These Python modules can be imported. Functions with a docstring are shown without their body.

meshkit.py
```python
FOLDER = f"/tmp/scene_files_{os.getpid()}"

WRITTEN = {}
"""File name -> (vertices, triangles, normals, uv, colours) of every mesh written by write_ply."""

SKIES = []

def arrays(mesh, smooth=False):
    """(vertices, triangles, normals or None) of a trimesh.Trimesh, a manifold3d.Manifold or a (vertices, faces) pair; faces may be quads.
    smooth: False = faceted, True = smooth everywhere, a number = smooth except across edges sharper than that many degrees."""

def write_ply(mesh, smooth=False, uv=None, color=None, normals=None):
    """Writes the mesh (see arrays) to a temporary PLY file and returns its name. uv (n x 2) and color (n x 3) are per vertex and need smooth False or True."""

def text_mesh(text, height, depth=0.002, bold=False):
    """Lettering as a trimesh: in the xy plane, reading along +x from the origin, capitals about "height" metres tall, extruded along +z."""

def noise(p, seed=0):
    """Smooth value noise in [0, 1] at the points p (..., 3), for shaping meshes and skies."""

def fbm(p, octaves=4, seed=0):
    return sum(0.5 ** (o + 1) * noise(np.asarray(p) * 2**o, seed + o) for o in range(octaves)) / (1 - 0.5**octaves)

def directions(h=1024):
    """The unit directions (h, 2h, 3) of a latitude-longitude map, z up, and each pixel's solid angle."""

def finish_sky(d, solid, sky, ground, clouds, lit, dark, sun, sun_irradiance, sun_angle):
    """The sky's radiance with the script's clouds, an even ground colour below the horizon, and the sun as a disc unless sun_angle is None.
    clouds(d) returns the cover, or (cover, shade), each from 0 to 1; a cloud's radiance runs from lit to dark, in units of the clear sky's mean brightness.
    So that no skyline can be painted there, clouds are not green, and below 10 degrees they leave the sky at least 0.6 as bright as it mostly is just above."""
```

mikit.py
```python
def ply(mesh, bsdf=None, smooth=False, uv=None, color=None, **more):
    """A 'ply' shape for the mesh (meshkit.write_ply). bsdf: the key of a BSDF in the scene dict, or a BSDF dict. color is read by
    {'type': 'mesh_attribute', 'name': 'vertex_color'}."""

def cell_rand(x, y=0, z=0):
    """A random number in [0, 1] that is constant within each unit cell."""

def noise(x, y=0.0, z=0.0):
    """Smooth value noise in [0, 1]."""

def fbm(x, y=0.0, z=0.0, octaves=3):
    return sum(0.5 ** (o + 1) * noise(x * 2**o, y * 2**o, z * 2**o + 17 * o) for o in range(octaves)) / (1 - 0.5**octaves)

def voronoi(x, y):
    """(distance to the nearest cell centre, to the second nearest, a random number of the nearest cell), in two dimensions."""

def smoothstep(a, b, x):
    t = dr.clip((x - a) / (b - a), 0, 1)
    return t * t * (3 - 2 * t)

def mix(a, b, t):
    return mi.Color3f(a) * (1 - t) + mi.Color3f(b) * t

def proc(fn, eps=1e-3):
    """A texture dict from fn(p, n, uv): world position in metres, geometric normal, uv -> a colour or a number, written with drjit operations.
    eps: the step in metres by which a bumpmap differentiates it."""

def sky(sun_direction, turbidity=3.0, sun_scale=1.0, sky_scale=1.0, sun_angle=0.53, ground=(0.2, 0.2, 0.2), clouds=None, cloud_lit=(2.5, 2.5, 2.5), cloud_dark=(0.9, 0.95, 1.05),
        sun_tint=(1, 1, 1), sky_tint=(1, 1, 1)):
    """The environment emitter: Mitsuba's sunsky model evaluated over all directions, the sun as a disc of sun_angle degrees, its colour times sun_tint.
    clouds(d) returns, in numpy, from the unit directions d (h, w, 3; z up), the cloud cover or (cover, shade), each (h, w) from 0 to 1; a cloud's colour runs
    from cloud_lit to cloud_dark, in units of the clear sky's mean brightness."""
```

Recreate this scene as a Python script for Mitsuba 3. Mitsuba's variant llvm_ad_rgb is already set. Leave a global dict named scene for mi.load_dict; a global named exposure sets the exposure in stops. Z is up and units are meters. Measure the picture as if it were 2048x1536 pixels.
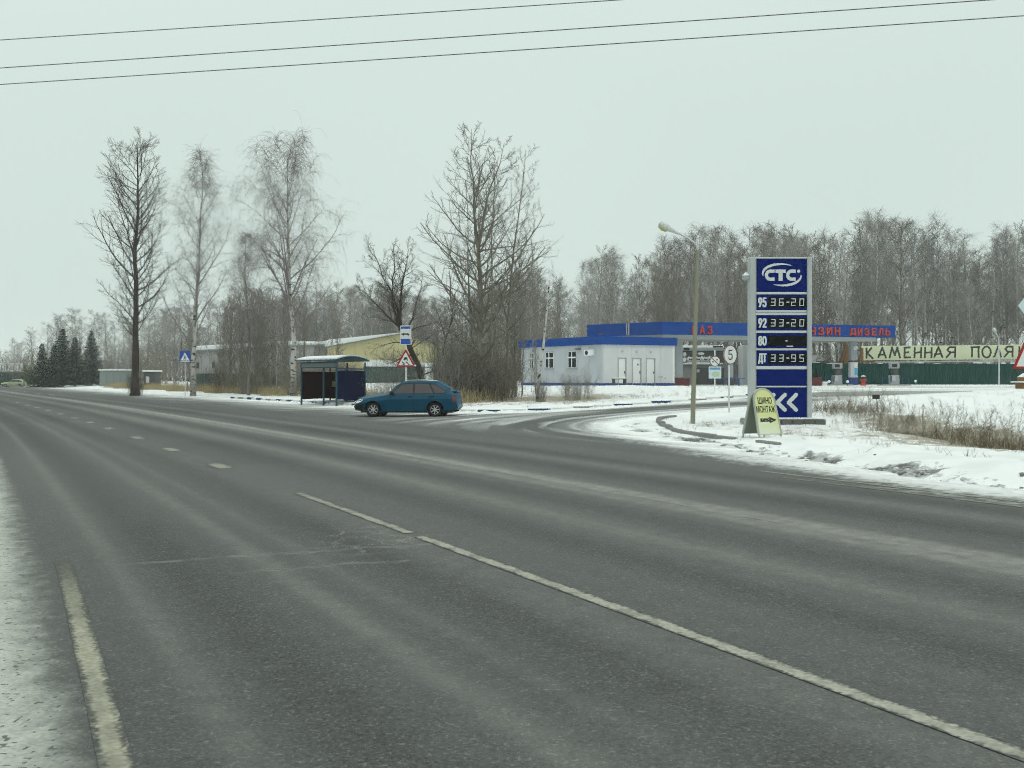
import math, random
import numpy as np
import trimesh, manifold3d, shapely
from shapely.geometry import Polygon, LineString, Point, box as sbox
from shapely import affinity
from shapely.ops import unary_union
from scipy.spatial import cKDTree
import drjit as dr
import mitsuba as mi
import mikit, meshkit
from mikit import proc, noise, fbm, smoothstep, mix, cell_rand

T = mi.ScalarTransform4f
scene, labels = {}, {}

# ---------------------------------------------------------------- camera, sky, exposure
F, HZ, EYE = 2050.0, 757.0, 1.5          # focal length and horizon row in photograph pixels (2048 x 1536), eye height in metres
scene['haze_medium'] = {'type': 'homogeneous', 'albedo': {'type': 'rgb', 'value': [0.95, 0.96, 0.955]}, 'sigma_t': 0.0005}
scene['camera'] = {'type': 'perspective', 'fov': math.degrees(2 * math.atan(1024 / F)), 'fov_axis': 'x', 'near_clip': 0.1, 'far_clip': 6000.0,
                   'principal_point_offset_y': (768 - HZ) / 1536,
                   'to_world': T().look_at(origin=[0, 0, EYE], target=[0, 1, EYE], up=[0, 0, 1]),
                   'medium': {'type': 'ref', 'id': 'haze_medium'}}


def overcast(d):
    v = meshkit.fbm(d * [1.6, 1.6, 3.0], 3, 5)
    z = np.clip((d[..., 2] - 0.22) / 0.78, 0, 1)      # an overcast sky is brightest overhead
    return np.ones(d.shape[:2]), np.clip(0.93 - 0.85 * z * z * (3 - 2 * z) + 0.22 * (v - 0.5), 0, 1)


scene['sky'] = mikit.sky([0.25, -0.45, 0.86], turbidity=4, sun_scale=0.12, sun_angle=14, ground=(0.5, 0.5, 0.5), clouds=overcast,
                         cloud_lit=(3.35, 3.66, 3.52), cloud_dark=(1.90, 2.26, 2.13))
exposure = 1.30

# ---------------------------------------------------------------- materials
def mat(key, d):
    scene[key] = d if d['type'] in ('dielectric', 'thindielectric') else {'type': 'twosided', 'b': d}
    return key


def rgb(c):
    return {'type': 'rgb', 'value': list(c)}


def paint(key, c, rough=0.6, spec=0.4, metallic=0.0, coat=0.0):
    return mat(key, {'type': 'principled', 'base_color': rgb(c), 'roughness': rough, 'specular': spec, 'metallic': metallic, 'clearcoat': coat, 'clearcoat_gloss': 0.9})


def pproc(key, fn, rough=0.75, spec=0.3, **k):
    return mat(key, {'type': 'principled', 'base_color': proc(fn), 'roughness': rough, 'specular': spec, **k})


def dproc(key, fn):
    return mat(key, {'type': 'diffuse', 'reflectance': proc(fn)})


def worn(c, amount=0.25, scale=2.0, dirt=(0.16, 0.15, 0.13), streak=6.0):
    """A painted surface with faint streaks and grime of its own."""
    def fn(p, n, uv):
        a = fbm(p.x * scale, p.y * scale, p.z * scale * 0.6, 3)
        b = fbm(p.x * streak + 7, p.y * streak, p.z * 0.7, 3)
        g = smoothstep(0.5, 0.85, 0.5 * a + 0.5 * b) * amount
        return mix(mi.Color3f(*c) * (0.9 + 0.2 * a), mi.Color3f(*dirt), g)
    return fn


SNOW = (0.83, 0.86, 0.865)


def snow_fn(p, n, uv):
    """uv.x: grass and soil showing through, uv.y: road dirt and slush."""
    f1 = fbm(p.x * 1.3, p.y * 1.3, 0, 4)
    f2 = fbm(p.x * 5.5 + 3, p.y * 5.5, 1, 4)
    f3 = noise(p.x * 26, p.y * 26, 2)
    g = smoothstep(0.50, 0.62, uv.x * 0.75 + 0.40 * (f2 - 0.5) + 0.26 * (f1 - 0.5) + 0.22 * (f3 - 0.5))
    w = smoothstep(0.46, 0.70, uv.y * 0.85 + 0.55 * (f2 - 0.5) + 0.3 * (f3 - 0.5))
    base = mix(SNOW, (0.70, 0.74, 0.735), 0.7 * smoothstep(0.4, 0.8, f1))
    grass = mix((0.13, 0.105, 0.055), (0.30, 0.25, 0.15), f3)
    slush = mix((0.13, 0.133, 0.127), (0.46, 0.475, 0.47), smoothstep(0.25, 0.75, 0.5 * f3 + 0.5 * noise(p.x * 4, p.y * 4, 8)))
    return mix(mix(base, slush, w), grass, g * 0.75)


dproc('snow_ground', snow_fn)


def snow_plain(p, n, uv):
    return mix(SNOW, (0.72, 0.76, 0.765), fbm(p.x * 3, p.y * 3, p.z * 3, 3))


dproc('snow', snow_plain)


def asphalt_fn(p, n, uv):
    """uv = (distance across the road, distance along it plus distance inside the edge of the cleared surface)."""
    l = uv.x
    t = -0.454 * p.x + 0.891 * p.y
    e = uv.y - t
    big = fbm(l * 0.9, t * 0.10, 0, 3)
    streaks = fbm(l * 3.2, t * 0.05, 3, 4)
    fine = noise(p.x * 70, p.y * 70, 0)
    mid = fbm(p.x * 9, p.y * 9, 4, 3)
    peb = noise(p.x * 190, p.y * 190, 1)
    gr = noise(p.x * 105, p.y * 105, 5)
    a = 0.069 * (0.72 + 0.30 * big + 0.32 * streaks) * (0.52 + 0.42 * fine + 0.36 * gr + 0.2 * mid) + 0.07 * smoothstep(0.80, 0.97, peb) + 0.045 * smoothstep(0.80, 0.95, fine)
    # old patches with tarred seams
    pc = cell_rand(dr.floor((t + 3.0) / 7.0), dr.floor(l / 3.75), 3)
    a *= 1.0 - 0.10 * smoothstep(0.72, 0.74, pc)
    def band(c, w):
        return dr.exp(-dr.square((l - c) / w))
    # polished wheel tracks and the dusty strips that no wheel runs over
    wob = 0.25 * (fbm(t * 0.06, 2, 0, 2) - 0.5)
    a -= 0.022 * (band(1.35 + wob, 0.28) + band(2.9 + wob, 0.3) + band(4.7 + wob, 0.3) + band(6.3 + wob, 0.3) + band(8.7 + wob, 0.35) + band(10.2 + wob, 0.35))
    d = 0.24 * band(7.45 + wob, 0.20) + 0.15 * band(7.0 + wob, 0.16) + 0.10 * band(7.25 + wob, 0.7) + 0.05 * band(3.4, 0.4) + 0.09 * band(5.5 + wob, 0.35) + 0.07 * band(9.5 + wob, 0.25) + 0.08 * band(1.98 + wob, 0.13) + 0.05 * band(2.4 + wob, 0.08) + 0.08 * band(0.92, 0.09)
    d = d * (0.5 + 1.0 * streaks) * (0.55 + 0.9 * mid)
    col = mix(mi.Color3f(a * 0.97, a * 1.03, a * 0.97), (0.42, 0.42, 0.39), d)
    col *= 1.0 - 0.55 * band(7.27 + wob + 0.05 * (mid - 0.5), 0.018) * smoothstep(0.4, 0.6, noise(t * 1.3, 4, 0))
    # powder snow and salt towards the snowy side, on the bay and in the side road, blown into streaks
    far = smoothstep(11.6, 17.5, l + 1.5 * (big - 0.5))
    arcs_r = dr.sqrt(dr.square(t - 22.0) + dr.square(l - 25.5))
    swirl = dr.exp(-dr.square((arcs_r - 9.3) / 0.18)) + dr.exp(-dr.square((arcs_r - 10.6) / 0.12)) + 0.9 * dr.exp(-dr.square((arcs_r - 15.2) / 0.5)) 
    track = dr.exp(-dr.square((arcs_r - 11.9) / 0.55)) + dr.exp(-dr.square((arcs_r - 13.8) / 0.55))
    inside = smoothstep(12.5, 15.5, l)
    blown = fbm(arcs_r * 1.7, l * 0.12 + t * 0.1, 2, 4)
    s = far * (0.11 + 0.46 * smoothstep(0.45, 0.7, blown) + 0.24 * swirl - 0.30 * track * inside)
    s += 0.75 * smoothstep(1.3, 0.1, e + 1.2 * (mid - 0.5) + 0.8 * (streaks - 0.5)) * smoothstep(3.0, 8.0, l)
    s += 0.35 * smoothstep(37.0, 46.0, t) * smoothstep(14.8, 17.0, l + 0.8 * (big - 0.5)) * smoothstep(26., 19., l)
    s += smoothstep(38.0, 48.0, l) * (0.25 + 0.5 * smoothstep(0.35, 0.6, fbm(p.x * 0.12, p.y * 0.5, 7, 3)))
    s = dr.clip(s * (0.72 + 0.55 * mid), 0, 0.92)
    col = mix(col, (0.74, 0.77, 0.765), s)
    # the dusty gravel shoulder that the camera stands on
    sh = smoothstep(0.44, 0.05, l + 0.22 * (mid - 0.5) + 0.15 * (streaks - 0.5))
    shoulder = mix((0.30, 0.315, 0.28), (0.50, 0.53, 0.48), fbm(p.x * 2.2 + t * 0.0, p.y * 0.7, 6, 4)) * (0.8 + 0.35 * fine)
    shoulder = mix(shoulder, (0.12, 0.12, 0.10), smoothstep(0.80, 0.9, noise(p.x * 40, p.y * 40, 9)))
    col = mix(col, shoulder, sh * 0.9)
    # a net of small cracks where the pavement is breaking up by the centre line
    v1, v2, v3 = mikit.voronoi(p.x * 2.6 + 0.5 * mid, p.y * 2.6 + 0.4 * fine)
    here = dr.exp(-(dr.square((p.x + 1.35) / 0.55) + dr.square((p.y - 9.6) / 0.9)))
    col = mix(col, (0.33, 0.33, 0.31), 0.34 * smoothstep(0.09, 0.03, v2 - v1) * smoothstep(0.25, 0.6, here))
    col = mix(col, (0.02, 0.02, 0.02), 0.7 * smoothstep(0.025, 0.008, v2 - v1) * smoothstep(0.3, 0.6, here) * smoothstep(0.4, 0.6, mid))
    # two transverse cracks and their pale, salted lips
    wv = 0.22 * (fbm(p.x * 2.2, 3, 0, 4) - 0.5) + 0.05 * (noise(p.x * 14, 1, 0) - 0.5)
    for (x0, y0, sl, xa, xb, k) in ((-1.55, 8.95, 0.0 + 0.42, -3.2, -0.5, 1.0), (-1.6, 8.15, 0.42, -2.2, -0.6, 0.8)):
        dist = dr.abs(p.y - (y0 + sl * (p.x - x0) + wv))
        on = smoothstep(xa, xa + 0.3, p.x) * smoothstep(xb, xb - 0.3, p.x) * k
        col = mix(col, (0.30, 0.30, 0.28), 0.26 * on * smoothstep(0.07, 0.02, dist) * mid * 1.6)
        col = mix(col, (0.02, 0.02, 0.02), 0.8 * on * smoothstep(0.016, 0.005, dist) * smoothstep(0.35, 0.6, noise(p.x * 6, 5, 0)))
    return col


mat('asphalt', {'type': 'bumpmap', 'b': proc(lambda p, n, uv: 0.5 * noise(p.x * 60, p.y * 60, 0) + 0.5 * noise(p.x * 150, p.y * 150, 1), 2e-3), 'scale': 0.004,
                'n': {'type': 'principled', 'base_color': proc(asphalt_fn), 'roughness': 0.72, 'specular': 0.35}})


def marking_fn(p, n, uv):
    w = fbm(p.x * 7, p.y * 7, 0, 4)
    f = noise(p.x * 60, p.y * 60, 2)
    ed = smoothstep(0.0, 0.30, dr.minimum(uv.x, 1 - uv.x) + 0.22 * (w - 0.5) + 0.2 * (f - 0.5))
    k = ed * (0.62 + 0.3 * smoothstep(0.3, 0.6, w)) * (0.8 + 0.25 * f)
    return mix(mi.Color3f(0.104, 0.108, 0.102) * (0.75 + 0.5 * f), mix((0.37, 0.37, 0.31), (0.44, 0.44, 0.385), f), k * uv.y)


dproc('road_paint', marking_fn)


def edge_paint_fn(p, n, uv):
    w = fbm(p.x * 7, p.y * 7, 0, 4)
    f = noise(p.x * 60, p.y * 60, 2)
    ed = smoothstep(0.0, 0.30, dr.minimum(uv.x, 1 - uv.x) + 0.22 * (w - 0.5) + 0.2 * (f - 0.5))
    k = ed * (0.62 + 0.3 * smoothstep(0.3, 0.6, w)) * (0.8 + 0.25 * f)
    return mix(mi.Color3f(0.115, 0.12, 0.11) * (0.75 + 0.5 * f), mix((0.40, 0.39, 0.29), (0.46, 0.46, 0.38), f), k * uv.y)


dproc('edge_paint', edge_paint_fn)

# ---------------------------------------------------------------- the lie of the land
NX, NY, DX, DY = 0.891, 0.454, -0.454, 0.891     # across and along the main road


def bend(t):
    t = np.maximum(np.asarray(t, float), 0)
    return np.where(t < 70, 4.25e-4 * t * t, 2.08 + 0.0595 * (t - 70))


def lt(x, y):
    x, y = np.asarray(x, float), np.asarray(y, float)
    t = x * DX + y * DY
    return x * NX + y * NY + bend(t), t


def xy(l, t):
    s = np.asarray(l, float) - bend(t)
    return s * NX + np.asarray(t) * DX, s * NY + np.asarray(t) * DY


def sstep(a, b, v):
    u = np.clip((v - a) / (b - a), 0, 1)
    return u * u * (3 - 2 * u)


def base_h(x, y):
    l, t = lt(x, y)
    return 0.9 * sstep(13, 47, l) + 0.25 * sstep(-6, -25, l)


def dense(pts, step=0.25):
    return np.array([p.coords[0] for p in (lambda g: [g.interpolate(k) for k in np.arange(0, g.length, step)])(LineString(pts))])


def lt_poly(pts):
    q = dense(pts + pts[:1], 0.5)
    return Polygon(np.stack(xy(q[:, 0], q[:, 1]), 1))


EDGE = [(12.1, -80), (12.1, 9), (12.25, 10.5), (12.8, 12.8), (13.6, 16.3), (14.3, 18.6), (15.3, 22), (16.5, 25.2), (17.6, 27.1), (19.3, 28.9), (20.9, 29.8), (23.3, 30.7), (27.2, 32.2), (31.9, 32.8),
        (36.5, 33.4), (45, 33.2), (120, 33.2), (120, 84), (46.5, 84), (44.5, 64), (43, 48), (40, 42), (36, 39.6), (33.2, 39.3), (30.6, 38.4), (25.4, 37.9), (21.5, 37.5), (19.6, 37.7), (18.6, 38.8), (18.2, 42),
        (18.0, 60), (18.3, 75), (18.6, 110), (19.2, 145), (20.2, 220), (21, 400), (22, 900)]
PAVED = lt_poly(EDGE + [(-7, 900), (-7, -80)]).buffer(0)
_edge = dense(list(PAVED.exterior.coords), 0.2)
_edge_tree = cKDTree(_edge)
ISLAND_KERB = [(21.6, 29.2), (20.4, 28.4), (19.5, 27.3), (18.5, 25.7), (17.1, 23.3), (16.35, 21.6), (15.85, 19.8), (15.5, 18.1), (15.25, 16.9)]
ISLAND = lt_poly(ISLAND_KERB + [(16.5, 12), (40, 12), (40, 32.4), (27.2, 31.4), (23.3, 29.9)]).buffer(0)
_isl_tree = cKDTree(dense(list(ISLAND.exterior.coords), 0.2))
DITCH = dense([xy(*p) for p in [(27.0, 27.5), (25.6, 25.0), (24.0, 21.5), (22.0, 17.5), (20.4, 14.5), (19.6, 11.5), (19, 6), (19, -10)]], 0.5)
_ditch_tree = cKDTree(DITCH)


def road_dist(x, y):
    """Distance outside the cleared surface (negative on it)."""
    x, y = np.asarray(x, float), np.asarray(y, float)
    p = np.stack([x.ravel(), y.ravel()], 1)
    d = _edge_tree.query(p)[0]
    return np.where(shapely.contains_xy(PAVED, p[:, 0], p[:, 1]), -d, d).reshape(x.shape)


def isl_in(x, y):
    p = np.stack([np.ravel(x), np.ravel(y)], 1)
    d = _isl_tree.query(p)[0]
    return np.where(shapely.contains_xy(ISLAND, p[:, 0], p[:, 1]), d, -d).reshape(np.shape(x))


def ground_h(x, y, full=False):
    x, y = np.asarray(x, float), np.asarray(y, float)
    l, t = lt(x, y)
    p3 = np.stack([x, y, 0 * x], -1)
    d = road_dist(x, y)
    b = base_h(x, y)
    kerbed = sstep(36.0, 37.5, t) * sstep(75, 70, t) * sstep(45, 38, l)           # a raised kerb runs here
    ii = isl_in(x, y)
    rag = d + (1 - kerbed) * (1.1 * (meshkit.fbm(p3 * 0.9, 3, 1) - 0.5) + 0.5 * (meshkit.fbm(p3 * 4.0, 2, 2) - 0.5))
    front = sstep(15, 17.5, t) * sstep(31, 28, t) * sstep(26, 20, l)               # thin snow before the island's kerb
    onisl = sstep(-1.2, 0.1, ii) * sstep(12, 16.5, t)
    raise_ = (0.13 * (1 - front) + 0.035 * front) * (1 - onisl) + 0.035 * onisl
    w = np.where(kerbed > 0.5, 0.12, 1.3)
    z = b - 0.06 + (raise_ + 0.06) * sstep(-0.25, w, rag) 
    z = z + 0.055 * sstep(0.02, 0.35, ii) * sstep(12, 16.5, t)
    out = sstep(0, 1.5, d)
    z = z + out * (0.10 * (meshkit.fbm(p3 * 0.35, 3, 3) - 0.5) + 0.07 * (meshkit.fbm(p3 * 1.6, 3, 4) - 0.5) * sstep(60, 20, y))
    dd = _ditch_tree.query(np.stack([x.ravel(), y.ravel()], 1))[0].reshape(x.shape)
    z = z - 0.38 * np.exp(-(dd / 1.7) ** 2) * sstep(27, 22, t) * sstep(25.5, 22, l)
    ridge = np.exp(-((d - 1.5) / 0.55) ** 2) * sstep(18, 13, t)                      # ploughed-up ridge along the open verge
    z = z + ridge * (0.10 + 0.14 * (meshkit.fbm(p3 * 1.1, 3, 8) - 0.5))
    clod = np.exp(-((d - 0.55) / 0.5) ** 2) * sstep(30, 24, t)
    z = z + clod * 0.11 * np.maximum(meshkit.fbm(p3 * 3.3, 3, 6) - 0.5, 0)
    if not full:
        return z
    grass = 0.35 * np.exp(-((dd - 0.3) / 2.0) ** 2) * sstep(27, 22, t) + 0.52 * np.exp(-(dd / 1.1) ** 2) * sstep(27, 22, t)
    grass = grass + 0.50 * sstep(0.2, 1.0, ii) * np.exp(-((l - 18.8) / 3.4) ** 2) * sstep(8, 15, t) * 1.3
    grass = grass + 0.56 * np.exp(-(((l - 33) / 9) ** 2 + ((t - 17) / 6) ** 2))                                 # thin cover on the field to the right
    grass = grass + 0.56 * np.exp(-(((l - 30) / 6) ** 2 + ((t - 47) / 5) ** 2))                                 # before the hut
    grass = grass + 0.80 * sstep(0.5, 2.0, d) * sstep(36, 42, t) * sstep(34, 26, l) * sstep(12, 16, l) * (0.75 + 0.25 * sstep(55, 65, t))
    grass = grass * (1 - 0.85 * sstep(3.2, 1.6, d) * sstep(45, 60, t)) + 0.6 * sstep(140, 150, t) * sstep(2.5, 4, d) * sstep(30, 24, l)
    dirt = (0.25 + 0.75 * sstep(0.47, 0.60, meshkit.fbm(p3 * 0.8, 3, 12))) * 0.72 * np.exp(-((d - 0.40) / 0.6) ** 2) * sstep(32, 24, t) + 0.20 * np.exp(-((d - 1.8) / 0.8) ** 2) * sstep(18, 13, t) + 0.95 * sstep(0.1, -0.35, d) + 0.30 * front + 0.46 * sstep(1.0, 0.1, d) * sstep(32, 24, t)
    return z, np.clip(grass, 0, 1), np.clip(dirt, 0, 1)


def gz(x, y):
    return float(ground_h(np.array([x]), np.array([y]))[0])


def at(px, py, Y):
    """The point at depth Y that the photograph shows at pixel (px, py)."""
    return np.array([(px - 1024) / F * Y, Y, EYE - (py - HZ) / F * Y])


def foot(px, Y):
    X = (px - 1024) / F * Y
    return np.array([X, Y, gz(X, Y)])


# ---------------------------------------------------------------- adding things
def numbered(key):
    if key not in scene and key not in labels and not any(k.startswith(key + '__') for k in scene):
        return key
    k = 1
    while f'{key}_{k:03d}' in scene or f'{key}_{k:03d}' in labels or any(q.startswith(f'{key}_{k:03d}__') for q in scene):
        k += 1
    return f'{key}_{k:03d}'


_count = {}


def fresh(key):
    """key, key_001, key_002 ... in the order asked for."""
    k = _count.get(key, -1) + 1
    _count[key] = k
    return key if k == 0 else f'{key}_{k:03d}'


def thing(name, label, cat, group=None):
    key = fresh(name)
    labels[key] = {'label': label, 'category': cat}
    if group:
        labels[key]['group'] = group
    return key


def part(parent, name, mesh, bsdf, smooth=False, label=None, to=None, kind=None):
    key = fresh(f'{parent}__{name}' if parent else name)
    m = mesh if isinstance(mesh, (trimesh.Trimesh, tuple)) else mesh
    d = dict(mesh) if isinstance(mesh, dict) else mikit.ply(m, bsdf, smooth=smooth)
    if isinstance(mesh, dict) and bsdf:
        d['bsdf'] = {'type': 'ref', 'id': bsdf}
    if to is not None:
        d['to_world'] = to
    scene[key] = d
    if label or kind:
        labels[key] = {k: v for k, v in (('label', label), ('kind', kind)) if v}
    return key


def structure(name, mesh, bsdf, smooth=False, label=None, **k):
    key = fresh(name)
    scene[key] = mikit.ply(mesh, bsdf, smooth=smooth, **k)
    labels[key] = {'kind': 'structure', 'label': label or name.replace('_', ' ')}
    return key


# ---------------------------------------------------------------- mesh helpers (local frame: x right, y away, z up)
def bx(x0, x1, y0, y1, z0, z1):
    m = trimesh.creation.box((x1 - x0, y1 - y0, z1 - z0))
    m.apply_translation(((x0 + x1) / 2, (y0 + y1) / 2, (z0 + z1) / 2))
    return m


def rbx(x0, x1, y0, y1, z0, z1, c=0.02):
    """A box with chamfered edges."""
    pts = []
    for sx, ax, bx_ in ((1, x0, x1), (-1, x1, x0)):
        for sy, ay in ((1, y0), (-1, y1)):
            for sz, az in ((1, z0), (-1, z1)):
                pts += [(ax + sx * c, ay + sy * c, az), (ax + sx * c, ay, az + sz * c), (ax, ay + sy * c, az + sz * c)]
    return trimesh.convex.convex_hull(np.array(pts))


def join(*ms):
    return trimesh.util.concatenate([m for m in ms if m is not None])


def ext(poly, y0, depth):
    """A polygon in (x, z) extruded from y0 to y0 + depth."""
    gs = getattr(poly, 'geoms', [poly])
    m = trimesh.util.concatenate([trimesh.creation.extrude_polygon(g, depth, engine='earcut') for g in gs if g.area > 1e-9])
    v = m.vertices
    m.vertices = np.stack([v[:, 0], y0 + depth - v[:, 2], v[:, 1]], 1)
    return m


def flat(poly, z, depth):
    gs = getattr(poly, 'geoms', [poly])
    m = trimesh.util.concatenate([trimesh.creation.extrude_polygon(g, depth, engine='earcut') for g in gs if g.area > 1e-9])
    m.apply_translation((0, 0, z))
    return m


def text(s, x0, x1, z0, z1, y0, depth=0.006, bold=True):
    m = meshkit.text_mesh(s, 1.0, 1.0, bold)
    v = m.vertices.copy()
    lo, hi = v.min(0), v.max(0)
    m.vertices = np.stack([x0 + (v[:, 0] - lo[0]) / (hi[0] - lo[0]) * (x1 - x0), y0 + depth * (1 - (v[:, 2] - lo[2]) / (hi[2] - lo[2])), z0 + (v[:, 1] - lo[1]) / (hi[1] - lo[1]) * (z1 - z0)], 1)
    return m


def cyl(p0, p1, r, r1=None, n=12):
    r1 = r if r1 is None else r1
    p0, p1 = np.array(p0, float), np.array(p1, float)
    a = np.linspace(0, 2 * np.pi, n, endpoint=False)
    z = (p1 - p0) / np.linalg.norm(p1 - p0)
    x = np.cross(z, [0, 0, 1] if abs(z[2]) < 0.9 else [1, 0, 0]); x /= np.linalg.norm(x)
    y = np.cross(z, x)
    ring = np.cos(a)[:, None] * x + np.sin(a)[:, None] * y
    v = np.vstack([p0 + ring * r, p1 + ring * r1, [p0], [p1]])
    i = np.arange(n); j = (i + 1) % n
    f = np.vstack([np.stack([i, j, j + n], 1), np.stack([i, j + n, i + n], 1), np.stack([j, i, i * 0 + 2 * n], 1), np.stack([i + n, j + n, i * 0 + 2 * n + 1], 1)])
    return trimesh.Trimesh(v, f, process=False)


def pipe(pts, r, n=8):
    """Tube along a polyline; r a number or one per point."""
    P = np.array(pts, float)[None]
    R = np.broadcast_to(np.asarray(r, float), (1, P.shape[1]))
    v, f = tubes(P, R, n)
    return trimesh.Trimesh(v, f, process=False)


def tubes(P, R, k):
    """(N, M, 3) polylines with (N, M) radii as k-sided tubes."""
    N, M, _ = P.shape
    t = np.gradient(P, axis=1)
    t /= np.linalg.norm(t, axis=2, keepdims=True) + 1e-12
    up = np.where(np.abs(t[:, :1, 2:]) < 0.9, [0, 0, 1.0], [1.0, 0, 0])
    a = np.cross(t, np.broadcast_to(up, t.shape)); a /= np.linalg.norm(a, axis=2, keepdims=True) + 1e-12
    b = np.cross(t, a)
    ang = np.arange(k) * 2 * np.pi / k
    v = P[:, :, None] + R[:, :, None, None] * (np.cos(ang)[:, None] * a[:, :, None] + np.sin(ang)[:, None] * b[:, :, None])
    i, m, j = np.meshgrid(np.arange(N), np.arange(M - 1), np.arange(k), indexing='ij')
    q = lambda mm, jj: (i * M + mm) * k + jj % k
    f = np.stack([q(m, j), q(m, j + 1), q(m + 1, j + 1), q(m + 1, j)], -1).reshape(-1, 4)
    return v.reshape(-1, 3), np.vstack([f[:, [0, 1, 2]], f[:, [0, 2, 3]]])


def place(m, o, yaw=0.0):
    m = m.copy()
    m.apply_transform(trimesh.transformations.rotation_matrix(math.radians(yaw), [0, 0, 1]))
    m.apply_translation(o)
    return m


class Builder:
    """A thing in its own frame, put at o and turned by yaw degrees."""
    def __init__(self, key, o, yaw=0.0):
        self.key, self.o, self.yaw = key, o, yaw

    def __call__(self, name, mesh, bsdf, smooth=False, label=None, parent=None, kind=None):
        return part(parent or self.key, name, place(mesh, self.o, self.yaw), bsdf, smooth, label, kind=kind)


def grid_mesh(X, Y, Z):
    h, w = X.shape
    i, j = np.meshgrid(np.arange(h - 1), np.arange(w - 1), indexing='ij')
    q = np.stack([i * w + j, i * w + j + 1, (i + 1) * w + j + 1, (i + 1) * w + j], -1).reshape(-1, 4)
    v = np.stack([X.ravel(), Y.ravel(), Z.ravel()], 1)
    f = np.vstack([q[:, [0, 1, 2]], q[:, [0, 2, 3]]])
    nrm = np.cross(v[f[:, 1]] - v[f[:, 0]], v[f[:, 2]] - v[f[:, 0]])
    f[nrm[:, 2] < 0] = f[nrm[:, 2] < 0][:, ::-1]
    return v, f


# ---------------------------------------------------------------- ground, roads, kerbs, markings
def spaced(*runs):
    out = [np.array([runs[0][0]])]
    for a, b, s in runs:
        out.append(np.linspace(a, b, max(2, int(round(abs(b - a) / s)) + 1))[1:])
    return np.concatenate(out)


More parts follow.
